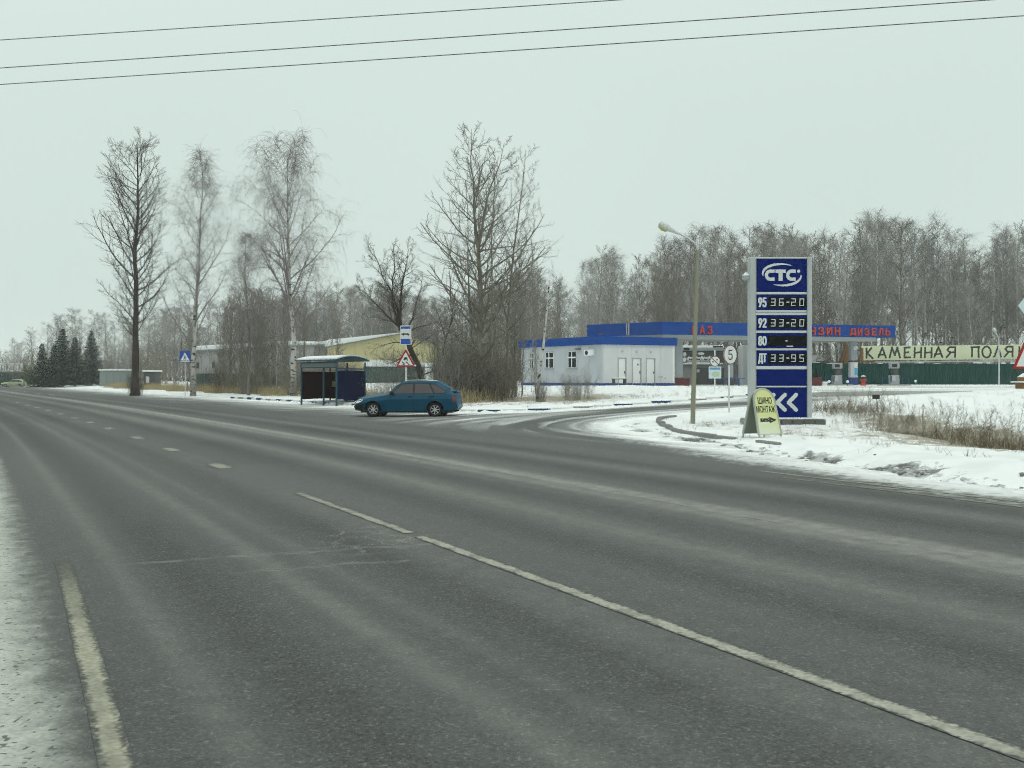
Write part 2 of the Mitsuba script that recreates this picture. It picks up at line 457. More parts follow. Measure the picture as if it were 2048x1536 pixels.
gxs = spaced((-2500, -600, 190), (-600, -200, 25), (-200, -60, 3.5), (-60, -20, 0.8), (-20, 2, 0.35), (2, 16, 0.16), (16, 34, 0.4), (34, 80, 1.2), (80, 250, 10), (250, 2500, 190))
gys = spaced((-1500, -100, 200), (-100, 0, 10), (0, 9, 1.0), (9, 34, 0.16), (34, 52, 0.22), (52, 80, 0.5), (80, 130, 1.0), (130, 300, 4), (300, 3000, 150))
GX, GY = np.meshgrid(gxs, gys)
GZ, GG, GD = ground_h(GX, GY, True)
v, f = grid_mesh(GX, GY, GZ)
structure('ground', trimesh.Trimesh(v, f, process=False), 'snow_ground', True, 'snowy ground with dry grass showing through', uv=np.stack([GG.ravel(), GD.ravel()], 1))


def road_sheet(ls, ts, lift, mask=None):
    L, TT = np.meshgrid(ls, ts)
    X, Y = xy(L, TT)
    v, f = grid_mesh(X, Y, base_h(X, Y) + lift)
    e = -road_dist(X, Y).ravel()
    uv = np.stack([L.ravel(), e + (X * DX + Y * DY).ravel()], 1)
    if mask is not None:
        keep = mask(L.ravel(), TT.ravel(), e)
        f = f[keep[f].any(1)]
    return trimesh.Trimesh(v, f, process=False), uv


m, uv = road_sheet(spaced((-7, 0, 0.5), (0, 18.4, 0.4)), spaced((-75, -10, 5), (-10, 60, 0.5), (60, 140, 2), (140, 880, 20)), 0.0)
MAIN = structure('main_road', m, 'asphalt', True, 'wide grey asphalt road with worn lane lines', uv=uv)
m, uv = road_sheet(spaced((18.4, 46, 0.4)), spaced((26, 50, 0.4)), 0.0, lambda l, t, e: e > -1.2)
structure('side_road', m, 'asphalt', True, 'snow dusted side road leading to the fuel station', uv=uv)
m, uv = road_sheet(spaced((46, 119, 0.8)), spaced((32, 85, 0.8)), 0.0, lambda l, t, e: e > -1.2)
structure('forecourt', m, 'asphalt', True, 'snow dusted forecourt of the fuel station', uv=uv)


def stripe(t0, t1, l0, l1, wear0=1.0, wear1=1.0, lift=0.004, step=0.4, skew=0.0):
    ts = np.linspace(t0, t1, max(2, int((t1 - t0) / step) + 1))
    L, TT = np.meshgrid(np.linspace(0, 1, 5), ts)
    X, Y = xy(l0 + (l1 - l0) * L + skew * np.clip(TT - 4, -2, 5), TT)
    v, f = grid_mesh(X, Y, 0 * X + lift)
    return trimesh.Trimesh(v, f, process=False), np.stack([L.ravel(), (wear0 + (wear1 - wear0) * (TT.ravel() - t0) / (t1 - t0))], 1)


def marking(name, *a, **k):
    m, uv = stripe(*a, **k)
    key = fresh(f'{MAIN}__{name}')
    scene[key] = mikit.ply(m, k.get('paint') or ('edge_paint' if a[2] < 1 else 'road_paint'), smooth=True, uv=uv)


marking('centre_line', -30, 9.05, 3.60, 3.735)
marking('centre_line', 9.3, 13.2, 3.60, 3.735, 0.95, 0.75)
for tc in (17.9, 22.5, 27.4, 32.9, 37.6, 42.3, 47.4, 53, 58.5, 64, 70):
    marking('lane_dash', tc - 0.5, tc + 0.5, 3.48, 3.80, 0.85, 0.85, step=0.2)
marking('edge_line', -30, 6.6, 0.375, 0.505, 0.95, 0.85, skew=0.026)
marking('edge_line', 6.6, 9.2, 0.375, 0.505, 0.85, 0.0, skew=0.026)

marking('edge_line', -30, 13.0, 11.13, 11.25, 1.0, 0.85)
marking('edge_line', 5.8, 12.0, 10.70, 10.80, 0.7, 0.5)
for t0 in (100, 112, 124):
    marking('lane_dash', t0, t0 + 5, 8.9, 9.15, 0.7, 0.7)
    marking('lane_dash', t0 + 3, t0 + 8, 4.0, 4.2, 0.7, 0.7)

dproc('kerb_grey', worn((0.25, 0.25, 0.24), 0.5, 5))
dproc('kerb_blue', worn((0.025, 0.06, 0.125), 0.55, 6, (0.5, 0.53, 0.54)))
dproc('kerb_white', worn((0.62, 0.64, 0.64), 0.5, 5))


def kerb_run(name, label, pts, length, mats, height, top=0.15, sink=0.0, skip=()):
    key = fresh(name)
    labels[key] = {'kind': 'structure', 'label': label}
    q = dense([xy(*p) for p in pts], 0.05)
    n = max(2, int(length / 0.05))
    rng = np.random.default_rng(5)
    for i, k in enumerate(range(0, len(q) - n, n)):
        a, b = q[k], q[k + n - 1]
        c = (a + b) / 2
        L = np.linalg.norm(b - a) - 0.012
        yaw = math.degrees(math.atan2(b[1] - a[1], b[0] - a[0])) + rng.normal() * 1.2
        z = float(base_h(*c)) + height + rng.normal() * 0.012
        if i in skip:
            continue
        m = rbx(-L / 2, L / 2, -top / 2, top / 2, -0.3, 0, 0.018)
        part(key, 'kerb_stone', place(m, (c[0], c[1], z), yaw), mats[i % len(mats)])
    return key


kerb_run('island_kerb', 'low grey kerb curving round the snowy sign island', ISLAND_KERB, 1.0, ['kerb_grey'], 0.115, skip=(12,))
kerb_run('striped_kerb', 'blue and white painted kerb of bus bay and side road', [(18.15, 76), (18.1, 60), (18.25, 42), (18.65, 38.9), (19.65, 37.75), (21.5, 37.55), (25.4, 37.95), (30.6, 38.45), (33.2, 39.35), (36, 39.65), (39, 41.4)], 1.15,
         ['kerb_blue', 'kerb_white', 'kerb_grey', 'kerb_white', 'kerb_blue', 'kerb_white'], 0.13)

# ---------------------------------------------------------------- materials of the built things
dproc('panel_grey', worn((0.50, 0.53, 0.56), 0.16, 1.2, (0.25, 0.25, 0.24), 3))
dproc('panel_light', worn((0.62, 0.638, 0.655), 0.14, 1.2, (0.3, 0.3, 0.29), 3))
pproc('fascia_blue', worn((0.004, 0.062, 0.30), 0.2, 1.5, (0.02, 0.08, 0.22), 5), 0.6, 0.08)
paint('blue_dark', (0.012, 0.05, 0.22), 0.5)
paint('soffit', (0.50, 0.53, 0.53), 0.6)
paint('column_grey', (0.33, 0.36, 0.38), 0.5)
pproc('door_white', worn((0.74, 0.75, 0.75), 0.2, 2.5, (0.35, 0.33, 0.3), 6), 0.5)
paint('frame_white', (0.75, 0.77, 0.78), 0.5)
paint('frame_grey', (0.36, 0.38, 0.39), 0.5)
paint('glass_dark', (0.02, 0.023, 0.025), 0.3, 0.15)
paint('black', (0.012, 0.012, 0.013), 0.5)
paint('dark_grey', (0.065, 0.068, 0.07), 0.6)
paint('letter_red', (0.46, 0.045, 0.040), 0.5)
paint('letter_side', (0.16, 0.012, 0.02), 0.5)
paint('maroon', (0.10, 0.02, 0.022), 0.6)
paint('rail_blue', (0.02, 0.08, 0.30), 0.5)
paint('white', (0.78, 0.80, 0.80), 0.5)
paint('sticker_blue', (0.10, 0.38, 0.62), 0.5)
dproc('concrete', worn((0.33, 0.33, 0.31), 0.5, 4, (0.12, 0.12, 0.11), 9))
dproc('fence_green', worn((0.004, 0.052, 0.043), 0.28, 0.8, (0.05, 0.10, 0.085), 2))
dproc('wall_dull', worn((0.235, 0.245, 0.245), 0.35, 0.7, (0.12, 0.12, 0.12), 2))
dproc('board_cream', worn((0.64, 0.69, 0.48), 0.22, 0.6, (0.5, 0.52, 0.36), 2))
paint('ink', (0.022, 0.024, 0.018), 0.7)
dproc('wood_brown', worn((0.22, 0.12, 0.05), 0.4, 3))
dproc('wood_old', worn((0.16, 0.13, 0.10), 0.4, 3))
paint('steel', (0.55, 0.57, 0.58), 0.45, 0.5)

# ---------------------------------------------------------------- the station hut
hut = thing('station_hut', 'low grey panel hut with blue fascia and three white doors beside the canopy', 'hut')
cA = np.array([6.62, 75.0]); cB = np.array([12.33, 78.0]); cL = np.array([0.73, 83.5])      # near corner, right corner, far left corner
GH = gz(6.6, 73.5)
HB, HT, FB = GH - 0.05, GH + 3.62, GH + 3.05


def wall_frame(a, b):
    """Origin, length and yaw of a wall that runs from a to b, left to right as seen."""
    d = b - a
    return a, np.linalg.norm(d), math.degrees(math.atan2(d[1], d[0]))


def walls(name, a, b, panels, bsdf, z0, z1, fz0, holes):
    o, L, yaw = wall_frame(a, b)
    w = Builder(hut, (o[0], o[1], 0), yaw)
    key = w(name, bx(0.02, L - 0.02, 0.05, 0.2, z0 + 0.1, fz0), bsdf)
    for k in range(panels):
        x0, x1 = L * k / panels, L * (k + 1) / panels
        p = sbox(x0 + 0.008, z0 + 0.22, x1 - 0.008, fz0 - 0.003)
        for h in holes:
            p = p.difference(h)
        if p.area > 0.05:
            w('wall_panel', ext(p, 0.0, 0.06), bsdf, parent=key)
    w('plinth', bx(0, L, -0.015, 0.3, z0 - 0.3, z0 + 0.20), 'blue_dark', parent=key)
    return w, L, key


def opening(x0, x1, z0, z1):
    return sbox(x0 - 0.05, z0 - 0.05, x1 + 0.05, z1 + 0.05)


# left wall: far left corner to near corner
o, LL, _ = wall_frame(cL, cA)


def on_wall(a, b, px):
    """Distance along the wall a-b at which the photograph's column px meets it."""
    k = (px - 1024) / F
    d = b - a
    s = (k * a[1] - a[0]) / (d[0] - k * d[1])
    return s * np.linalg.norm(d)


wz0, wz1 = GH + 1.36, GH + 2.62
wins = [(on_wall(cL, cA, a), on_wall(cL, cA, b)) for a, b in ((1059, 1067), (1091, 1107), (1136, 1153))]
hs = [opening(a, b, wz0, wz1) for a, b in wins]
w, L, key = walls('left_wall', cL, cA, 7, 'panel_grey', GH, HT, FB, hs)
for a, b in wins:
    k = w('window', bx(a, b, 0.022, 0.048, wz0, wz1), 'glass_dark')
    fr = sbox(a, wz0, b, wz1).difference(sbox(a + 0.04, wz0 + 0.04, b - 0.04, wz1 - 0.04))
    fr = fr.union(sbox(a + (b - a) * 0.42 - 0.04, wz0, a + (b - a) * 0.42 + 0.04, wz1)).union(sbox(a, wz1 - 0.52, b, wz1 - 0.42))
    w('frame', ext(fr, -0.02, 0.085), 'frame_white', parent=k)
    w('sill', bx(a - 0.1, b + 0.1, -0.12, 0.0, wz0 - 0.09, wz0 - 0.04), 'frame_grey', parent=k)
a = on_wall(cL, cA, 1174)
k = w('air_conditioner', rbx(a, a + 0.95, -0.32, -0.004, GH + 2.25, GH + 2.68, 0.03), 'frame_white')
w('fan_grille', place(cyl((0, -0.33, 0), (0, -0.31, 0), 0.17, n=20), (a + 0.33, 0, GH + 2.46)), 'black', parent=k)
a = on_wall(cL, cA, 1158)
w('wall_lamp', bx(a - 0.1, a + 0.25, -0.35, 0, GH + 2.72, GH + 2.82), 'dark_grey')
# right wall: near corner to right corner
dz1 = GH + 2.03
doors = [(on_wall(cA, cB, a), on_wall(cA, cB, b)) for a, b in ((1237, 1251.5), (1265.5, 1281.5), (1293, 1309))]
hs = [opening(a, b, GH + 0.08, dz1) for a, b in doors]
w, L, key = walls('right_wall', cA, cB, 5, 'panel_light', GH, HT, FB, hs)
for i, (a, b) in enumerate(doors):
    k = w('door', ext(sbox(a + 0.03, GH + 0.06, b - 0.03, dz1 - 0.03), 0.02, 0.05), 'door_white')
    fr = sbox(a - 0.05, GH + 0.05, b + 0.06, dz1 + 0.06).difference(sbox(a + 0.01, GH, b - 0.01, dz1 - 0.01))
    w('frame', ext(fr, -0.03, 0.085), 'frame_grey', parent=k)
    w('handle', bx(b - 0.13, b - 0.08, -0.05, 0.02, GH + 0.93, GH + 1.08), 'dark_grey', parent=k)
    if i == 1:
        w('door_sign', bx((a + b) / 2 + 0.06, (a + b) / 2 + 0.17, 0.012, 0.02, GH + 1.5, GH + 1.68), 'dark_grey', parent=k)
    w('lamp', rbx((a + b) / 2 - 0.07, (a + b) / 2 + 0.09, -0.12, 0, GH + 2.5, GH + 2.64, 0.03), 'panel_grey')
    w('step', rbx(a - 0.2, b + 0.2, -0.7, -0.02, GH - 0.2, GH + 0.035, 0.02), 'concrete')
for q in (0.05, 0.15, 0.30):
    w('vent', bx(L - 1.55 + q * 2.2, L - 1.43 + q * 2.2, -0.03, 0, GH + 0.52 + 0.1 * (q < 0.2), GH + 0.62 + 0.1 * (q < 0.2)), 'frame_grey')
w('corner_trim', bx(-0.06, 0.06, -0.05, 0.1, GH + 0.2, FB), 'panel_grey')
w('corner_trim', bx(L - 0.14, L + 0.03, -0.03, 0.1, GH + 0.2, FB), 'frame_white')
# fascia and flat roof
poly = Polygon([cL, cA, cB, cB + cL - cA])
ring = poly.buffer(0.16, join_style=2)
part(hut, 'roof', flat(poly.buffer(0.05, join_style=2), HT - 0.25, 0.1), 'dark_grey')
fk = part(hut, 'fascia', flat(ring.difference(poly.buffer(-0.05, join_style=2)), FB, HT - FB), 'fascia_blue')
part(fk, 'rib', flat(poly.buffer(0.19, join_style=2).difference(poly.buffer(0.1, join_style=2)), FB + 0.27, 0.035), 'blue_dark')
part(fk, 'rib', flat(poly.buffer(0.175, join_style=2).difference(poly.buffer(0.1, join_style=2)), HT - 0.04, 0.07), 'fascia_blue')
p = at(1198, 668, 77)
part(hut, 'floodlight', join(cyl((p[0], p[1], HT - 0.2), (p[0], p[1], p[2]), 0.03), place(bx(-0.05, 0.5, -0.1, 0.1, -0.03, 0.03), p + [0, 0, 0.05], 0)), 'dark_grey')

# ---------------------------------------------------------------- bench before the hut
o = np.array([*(cA + 0.13 * (cB - cA) + np.array([0.45, -0.9])), 0]); o[2] = gz(o[0], o[1])
key = thing('bench', 'small dark bench with snow on its seat before the hut', 'bench')
w = Builder(key, o, 27)
w('seat', rbx(-0.6, 0.55, -0.2, 0.2, 0.42, 0.47), 'wood_old')
w('snow', rbx(-0.58, 0.53, -0.18, 0.18, 0.471, 0.55, 0.03), 'snow')
for x in (-0.5, 0.45):
    w('leg', bx(x - 0.04, x + 0.04, -0.16, 0.16, 0, 0.42), 'dark_grey')

# ---------------------------------------------------------------- canopy
can = thing('fuel_canopy', 'wide flat blue fuel station canopy with red lettering on its fascia', 'canopy')
CC, CR, CL_ = np.array([12.44, 85.0]), np.array([34.2, 91.4]), np.array([6.6, 90.0])
Z0, Z1 = 5.15, 6.17
CD = CL_ + (CR - CC)
poly = Polygon([CL_, CC, CR, CD])
fk = part(can, 'fascia', flat(poly.difference(poly.buffer(-0.25, join_style=2)), Z0, Z1 - Z0), 'fascia_blue')
part(fk, 'rib', flat(poly.buffer(0.03, join_style=2).difference(poly.buffer(-0.1, join_style=2)), Z0 + 0.50, 0.05), 'blue_dark')
part(fk, 'rib', flat(poly.buffer(0.02, join_style=2).difference(poly.buffer(-0.1, join_style=2)), Z1 - 0.05, 0.09), 'fascia_blue')
part(can, 'soffit', flat(poly.buffer(-0.26, join_style=2), Z0 + 0.12, 0.1), 'soffit')
part(can, 'roof', flat(poly.buffer(-0.26, join_style=2), Z1 - 0.2, 0.1), 'dark_grey')
part(can, 'soffit_beam', flat(poly.buffer(-0.8, join_style=2).difference(poly.buffer(-1.3, join_style=2)), Z0 - 0.32, 0.436), 'soffit')
for px in (1254, 1258):
    a = on_wall(CL_, CC, px)
    o, L, yaw = wall_frame(CL_, CC)
    part(can, 'cable_duct', place(bx(a - 0.05, a + 0.05, -0.08, -0.01, Z0 + 0.05, Z1 + 0.05), (o[0], o[1], 0), yaw), 'frame_grey')
o, L, yaw = wall_frame(CC, CR)
w = Builder(can, (o[0], o[1], 0), yaw)
for word, xs, y0, y1 in (('ГАЗ', (1382, 1397, 1413, 1428), 651.5, 668.5), ('БЕНЗИН', (1582, 1599.5, 1617, 1634, 1651, 1667, 1683), 654, 670), ('ДИЗЕЛЬ', (1697.5, 1713, 1727, 1741, 1755, 1768.5, 1783), 656, 671)):
    for ch, xa, xb in zip(word, xs, xs[1:]):
        a, b = on_wall(CC, CR, xa + 0.9), on_wall(CC, CR, xb - (4.5 if ch not in 'Д' else 2.5))
        Y = 85 + 6.4 * a / L
        zt, zb = EYE + (HZ - y0) / F * Y, EYE + (HZ - y1) / F * Y
        if ch == 'Д':
            zb -= 0.03
        k = w('letter', text(ch, a, b, zb, zt, -0.16, 0.15, True), 'letter_red')
        w('letter_return', text(ch, a + 0.05, b + 0.09, zb - 0.045, zt - 0.045, -0.004, 0.003, True), 'letter_side', parent=k)


def column(px, Y, r, extra=()):
    g = foot(px, Y)
    k = part(can, 'column', rbx(g[0] - r, g[0] + r, Y - r, Y + r, g[2] - 0.3, Z0 + 0.12, 0.05), 'column_grey')
    part(k, 'foot_band', rbx(g[0] - r - 0.03, g[0] + r + 0.03, Y - r - 0.03, Y + r + 0.03, g[2] - 0.1, g[2] + 0.75, 0.03), 'blue_dark' if extra else 'dark_grey')
    return k, g


column(1357.5, 87.2, 0.30)
column(1461, 88.2, 0.20)
column(1519, 92.0, 0.3)
k, g = column(1706, 92.2, 0.30, True)
X, Y = g[0], 92.2
part(k, 'cladding', rbx(X - 0.33, X + 0.33, Y - 0.33, Y + 0.33, g[2] + 0.75, g[2] + 2.15, 0.04), 'panel_light')
part(k, 'red_band', rbx(X - 0.35, X + 0.35, Y - 0.35, Y + 0.35, g[2] + 2.15, g[2] + 2.28, 0.02), 'maroon')
part(k, 'sticker', bx(X + 0.02, X + 0.32, Y - 0.337, Y - 0.332, g[2] + 0.95, g[2] + 1.6), 'sticker_blue')
part(k, 'notice', bx(X + 0.02, X + 0.30, Y - 0.337, Y - 0.332, g[2] + 1.62, g[2] + 2.05), 'white')
column(1556, 96, 0.25)
p = at(1711.5, 696, 92.2 - 0.4)
key = thing('round_sign', 'small white round sign with a grey ring on the canopy column', 'sign')
ring_c = Point(0, 0).buffer(0.24)
part(key, 'plate', place(ext(ring_c, -0.01, 0.02), p), 'white')
part(key, 'ring', place(ext(ring_c.difference(Point(0, 0).buffer(0.18)).union(LineString([(-0.12, 0.12), (0.12, -0.12)]).buffer(0.035)), -0.016, 0.006), p), 'frame_grey')
part(key, 'bracket', cyl(p + [0, 0.02, 0], p + [0, 0.42, 0], 0.02), 'steel')

# ---------------------------------------------------------------- under and beside the canopy
key = thing('sand_box', 'dark red sand box standing beside the hut', 'box')
g = foot(1363.5, 84)
w = Builder(key, g, 8)
w('body', rbx(-0.55, 0.55, -0.4, 0.4, -0.1, 0.62), 'maroon')
w('lid', place(rbx(-0.6, 0.6, -0.45, 0.45, 0, 0.06), (0, 0, 0.63)), 'letter_side')
key = thing('sand_box', 'red sand box standing under the canopy beside the price sign', 'box')
w = Builder(key, foot(1634, 84), -5)
w('body', rbx(-0.35, 0.35, -0.3, 0.3, -0.1, 0.66), 'maroon')
w('lid', rbx(-0.38, 0.38, -0.34, 0.34, 0.66, 0.73), 'letter_side')
key = thing('crate_stack', 'white crates stacked on the ground beside red sand box', 'crate')
w = Builder(key, foot(1647.5, 84), 0)
w('crate', rbx(-0.2, 0.22, -0.2, 0.2, -0.05, 0.2), 'white')
w('crate', rbx(-0.17, 0.27, -0.2, 0.2, 0.21, 0.4), 'white')
for px, lab in ((1658, 'white ball bollard at the left end of the pump island'), (1695, 'white ball bollard beside the clad canopy column'), (1831, 'white ball bollard by the green fence')):
    key = thing('ball_bollard', lab, 'bollard')
    Y = 86 if px < 1800 else 98
    g = foot(px, Y)
    part(key, 'post', cyl(g - [0, 0, .1], g + [0, 0, 0.3], 0.05), 'dark_grey')
    s = trimesh.creation.icosphere(3, 0.125); s.apply_translation(g + [0, 0, 0.4]); part(key, 'ball', s, 'white', True)


def pump(px, Y, label, yaw=0, dark=True):
    key = thing('fuel_pump', label, 'fuel pump')
    g = foot(px, Y)
    w = Builder(key, g, yaw)
    c = 'dark_grey' if dark else 'column_grey'
    w('island', rbx(-1.25, 1.25, -0.55, 0.55, -0.2, 0.16, 0.04), 'concrete')
    w('body', rbx(-0.38, 0.38, -0.26, 0.26, 0.16, 0.95, 0.03), 'column_grey')
    w('panel', rbx(-0.3, 0.0, -0.29, -0.25, 0.45, 0.85, 0.01), 'panel_grey')
    w('neck', rbx(-0.14, 0.32, -0.18, 0.18, 0.95, 1.5, 0.03), c)
    k = w('head', rbx(-0.36, 0.38, -0.26, 0.26, 1.5, 1.98, 0.03), 'column_grey')
    w('display', bx(-0.3, 0.14, -0.272, -0.258, 1.6, 1.88), 'black', parent=k)
    for s in (-1, 1):
        w('hose', pipe([(0.36 * s, -0.2, 1.5), (0.46 * s, -0.3, 1.1), (0.5 * s, -0.32, 0.5), (0.4 * s, -0.3, 0.35), (0.34 * s, -0.3, 0.9)], 0.025), 'black', True)
        w('rail', pipe([(0.62 * s, -0.3, 0.16), (0.62 * s, -0.3, 0.7), (1.15 * s, -0.3, 0.7), (1.15 * s, -0.3, 0.16)], 0.025), 'rail_blue', True)
    return key


pump(1788, 86, 'grey fuel pump between blue rails in front of the green fence', 6)
pump(1674, 88, 'dark fuel pump under the canopy left of the clad column', 4)
key = thing('litter_urn', 'small red litter urn with snow on its dark lid beside the column', 'litter bin')
w = Builder(key, foot(1726.5, 86), 0)
prof = [(0, 0), (0.24, 0), (0.26, 0.12), (0.15, 0.25), (0.17, 0.4), (0.26, 0.55), (0.27, 0.62), (0, 0.62)]
w('body', trimesh.creation.revolve(np.array(prof), sections=18), 'letter_red', 40)
w('foot', rbx(-0.3, 0.34, -0.3, 0.3, -0.1, 0.03, 0.03), 'maroon')
w('lid', trimesh.creation.revolve(np.array([(0, 0.62), (0.3, 0.62), (0.26, 0.78), (0, 0.84)]), sections=18), 'black', 40)
w('snow', trimesh.creation.revolve(np.array([(0, 0.80), (0.2, 0.80), (0.17, 0.9), (0, 0.95)]), sections=18), 'snow', True)
key = thing('blue_table', 'small blue metal table with one visible leg before the grey shop wall', 'table')
w = Builder(key, foot(1467, 84), 5)
w('top', rbx(-0.85, 0.9, -0.25, 0.25, 0.62, 0.68, 0.015), 'rail_blue')
w('leg', bx(0.4, 0.5, -0.05, 0.05, -0.1, 0.62), 'rail_blue')
w('leg', pipe([(-0.6, 0, 0.62), (-0.8, 0, 0.55), (-0.82, 0, 0.0)], 0.035), 'rail_blue', True)

# the grey building behind the canopy with its sign board
shop = thing('grey_shop', 'dull grey building under the canopy with dark double door and sign board', 'building')
g = foot(1425, 99)
x0, x1 = (1350 - 1024) / F * 99, (1508 - 1024) / F * 99
Z = lambda py, Y=99.0: EYE - (py - HZ) / F * Y
w = Builder(shop, (0, 0, 0), 0)
for i in range(4):
    xa = x0 + (x1 - x0) * i / 4
    w('wall_panel', bx(xa + 0.01, xa + (x1 - x0) / 4 - 0.01, 99, 103, 0.5, Z(729)), 'wall_dull')
sx = lambda px: (px - 1024) / F * 98.9
w('door', bx(sx(1393), sx(1417), 98.93, 99.0, g[2], Z(736)), 'dark_grey')
k = w('door', bx(sx(1418), sx(1448), 98.93, 99.0, g[2], Z(736)), 'dark_grey')
w('round_window', place(cyl((0, -0.03, 0), (0, 0.03, 0), 0.16, n=20), (sx(1396.5), 98.9, Z(741.5))), 'panel_grey', parent=k)
bk = w('sign_board', bx(sx(1364), sx(1446), 98.75, 98.9, Z(728.5), Z(701.5)), 'dark_grey', label='dark sign board with white script')
for a, b, c, d in ((1365.5, 1372, 704, 713), (1365.5, 1372, 715, 724), (1395, 1408, 704.5, 710)):
    e = affinity.scale(Point(0, 0).buffer(1), (b - a) / 2 / F * 98.7, (d - c) / 2 / F * 98.7)
    w('emblem', place(ext(e, 0, 0.02), (sx((a + b) / 2), 98.72, Z((c + d) / 2))), 'white', parent=bk)
pts = [(1374 + 0.5 * i, 716 + 3.2 * math.sin(i * 0.62) * (0.6 + 0.4 * math.cos(i * 0.21))) for i in range(100)]
scr = LineString([(sx(a), Z(b)) for a, b in pts]).buffer(0.055)
w('script', ext(scr, 98.72, 0.02), 'white', parent=bk)
for a, b, y in ((1374, 1418, 722), (1374, 1418, 725.5)):
    w('stripe', bx(sx(a), sx(b), 98.72, 98.745, Z(y + 0.8), Z(y - 0.8)), 'white', parent=bk)
w('stripe', bx(sx(1366), sx(1445), 98.70, 98.72, Z(728.5), Z(725.8)), 'white', parent=bk)
w('awning', bx(sx(1364), sx(1446), 98.6, 99.4, Z(701.3), Z(697)), 'soffit')
w('roof_snow', rbx(sx(1364), sx(1446), 98.4, 102, Z(697) + 0.003, Z(691.5), 0.06), 'snow')
w('awning_lamp', bx(sx(1424), sx(1443), 98.3, 98.58, Z(695), Z(692.5)), 'black')
w('awning_lamp', bx(sx(1366), sx(1377), 98.3, 98.58, Z(700), Z(696)), 'black')
key = thing('beige_container', 'beige tall container with rounded dark vent on top behind the round speed sign', 'container')
w('body', None if False else rbx(sx(1474.5), sx(1497), 96.6, 98.5, 0.6, Z(692.5), 0.05), 'board_cream', parent=key)
m = trimesh.creation.icosphere(2, 1.0); m.apply_scale((0.42, 0.4, 0.33)); m.apply_translation((sx(1485), 97.4, Z(688.5)))
part(key, 'vent', m, 'wall_dull', True)
scene[f'{key}__body']['bsdf'] = {'type': 'ref', 'id': 'soffit'}

# ---------------------------------------------------------------- green fence and the banner board above it
fence = thing('green_fence', 'long dark green corrugated metal fence with snow along its top', 'fence')
FY = 100.0
xa, xb = (1606 - 1024) / F * FY, 72.0
rng = np.random.default_rng(3)
npan = int((xb - xa) / 2.0)
xs = np.linspace(0, 2.0, 33)
prof = 0.035 * np.clip(np.sin(xs / 0.25 * 2 * np.pi) * 2, -1, 1)
for i in range(npan):
    x = xa + i * 2.0
    zt = Z(727.2, FY) + rng.normal() * 0.03
    zg = gz(x + 1, FY) - 0.1
    loop = [(a, b) for a, b in zip(xs * 0.997, prof)] + [(a, b + 0.012) for a, b in zip(xs[::-1] * 0.997, prof[::-1])]
    m = flat(Polygon(loop), 0, zt - zg)
    m.apply_translation((x, FY, zg))
    part(fence, 'panel', m, 'fence_green', False)
    part(fence, 'post', bx(x - 0.04, x + 0.04, FY + 0.06, FY + 0.14, zg, zt + 0.05), 'fence_green')
    if rng.random() < 0.85:
        a, b = sorted(rng.uniform(0, 2, 2)); b = max(b, a + 0.5)
        part(fence, 'snow_cap', rbx(x + a, x + b, FY - 0.07, FY + 0.09, zt + 0.002, zt + rng.uniform(0.05, 0.14), 0.03), 'snow')
ban = thing('banner_board', 'long pale yellow board with dark hand painted letters above the green fence', 'sign')
BY = 101.0
zt0, zb0, zt1, zb1 = Z(692.5, BY), Z(721, BY), Z(688.5, BY), Z(717.5, BY)
bx0, bx1 = (1722 - 1024) / F * BY, (2140 - 1024) / F * BY
tt = lambda x: (x - bx0) / (bx1 - bx0)
zt_ = lambda x: zt0 + (zt1 - zt0) * tt(x)
zb_ = lambda x: zb0 + (zb1 - zb0) * tt(x)
nb = 7
for i in range(nb):
    a, b = bx0 + (bx1 - bx0) * i / nb + 0.004, bx0 + (bx1 - bx0) * (i + 1) / nb - 0.004
    dz = rng.normal() * 0.03
    part(ban, 'sheet', ext(Polygon([(a, zb_(a) + dz), (b, zb_(b) + dz), (b, zt_(b) + dz), (a, zt_(a) + dz)]), BY, 0.04), 'board_cream')
    part(ban, 'post', bx((a + b) / 2 - 0.06, (a + b) / 2 + 0.06, BY + 0.05, BY + 0.17, 0.5, zt_(a) - 0.1), 'wood_old')
part(ban, 'frame', ext(Polygon([(bx0 - 0.02, zb_(bx0) - 0.2), (bx0 + 1.3, zb_(bx0) - 0.16), (bx0 + 1.3, zb_(bx0) - 0.02), (bx0 + 0.22, zb_(bx0) - 0.02), (bx0 + 0.22, zt_(bx0) - 0.25), (bx0 - 0.02, zt_(bx0) - 0.1)]), BY - 0.06, 0.05), 'wood_brown')
part(ban, 'bottom_rail', ext(Polygon([(bx0 + 1.4, zb_(bx0) - 0.22), (bx1, zb_(bx1) - 0.22), (bx1, zb_(bx1) - 0.1), (bx0 + 1.4, zb_(bx0) - 0.1)]), BY, 0.06), 'soffit')
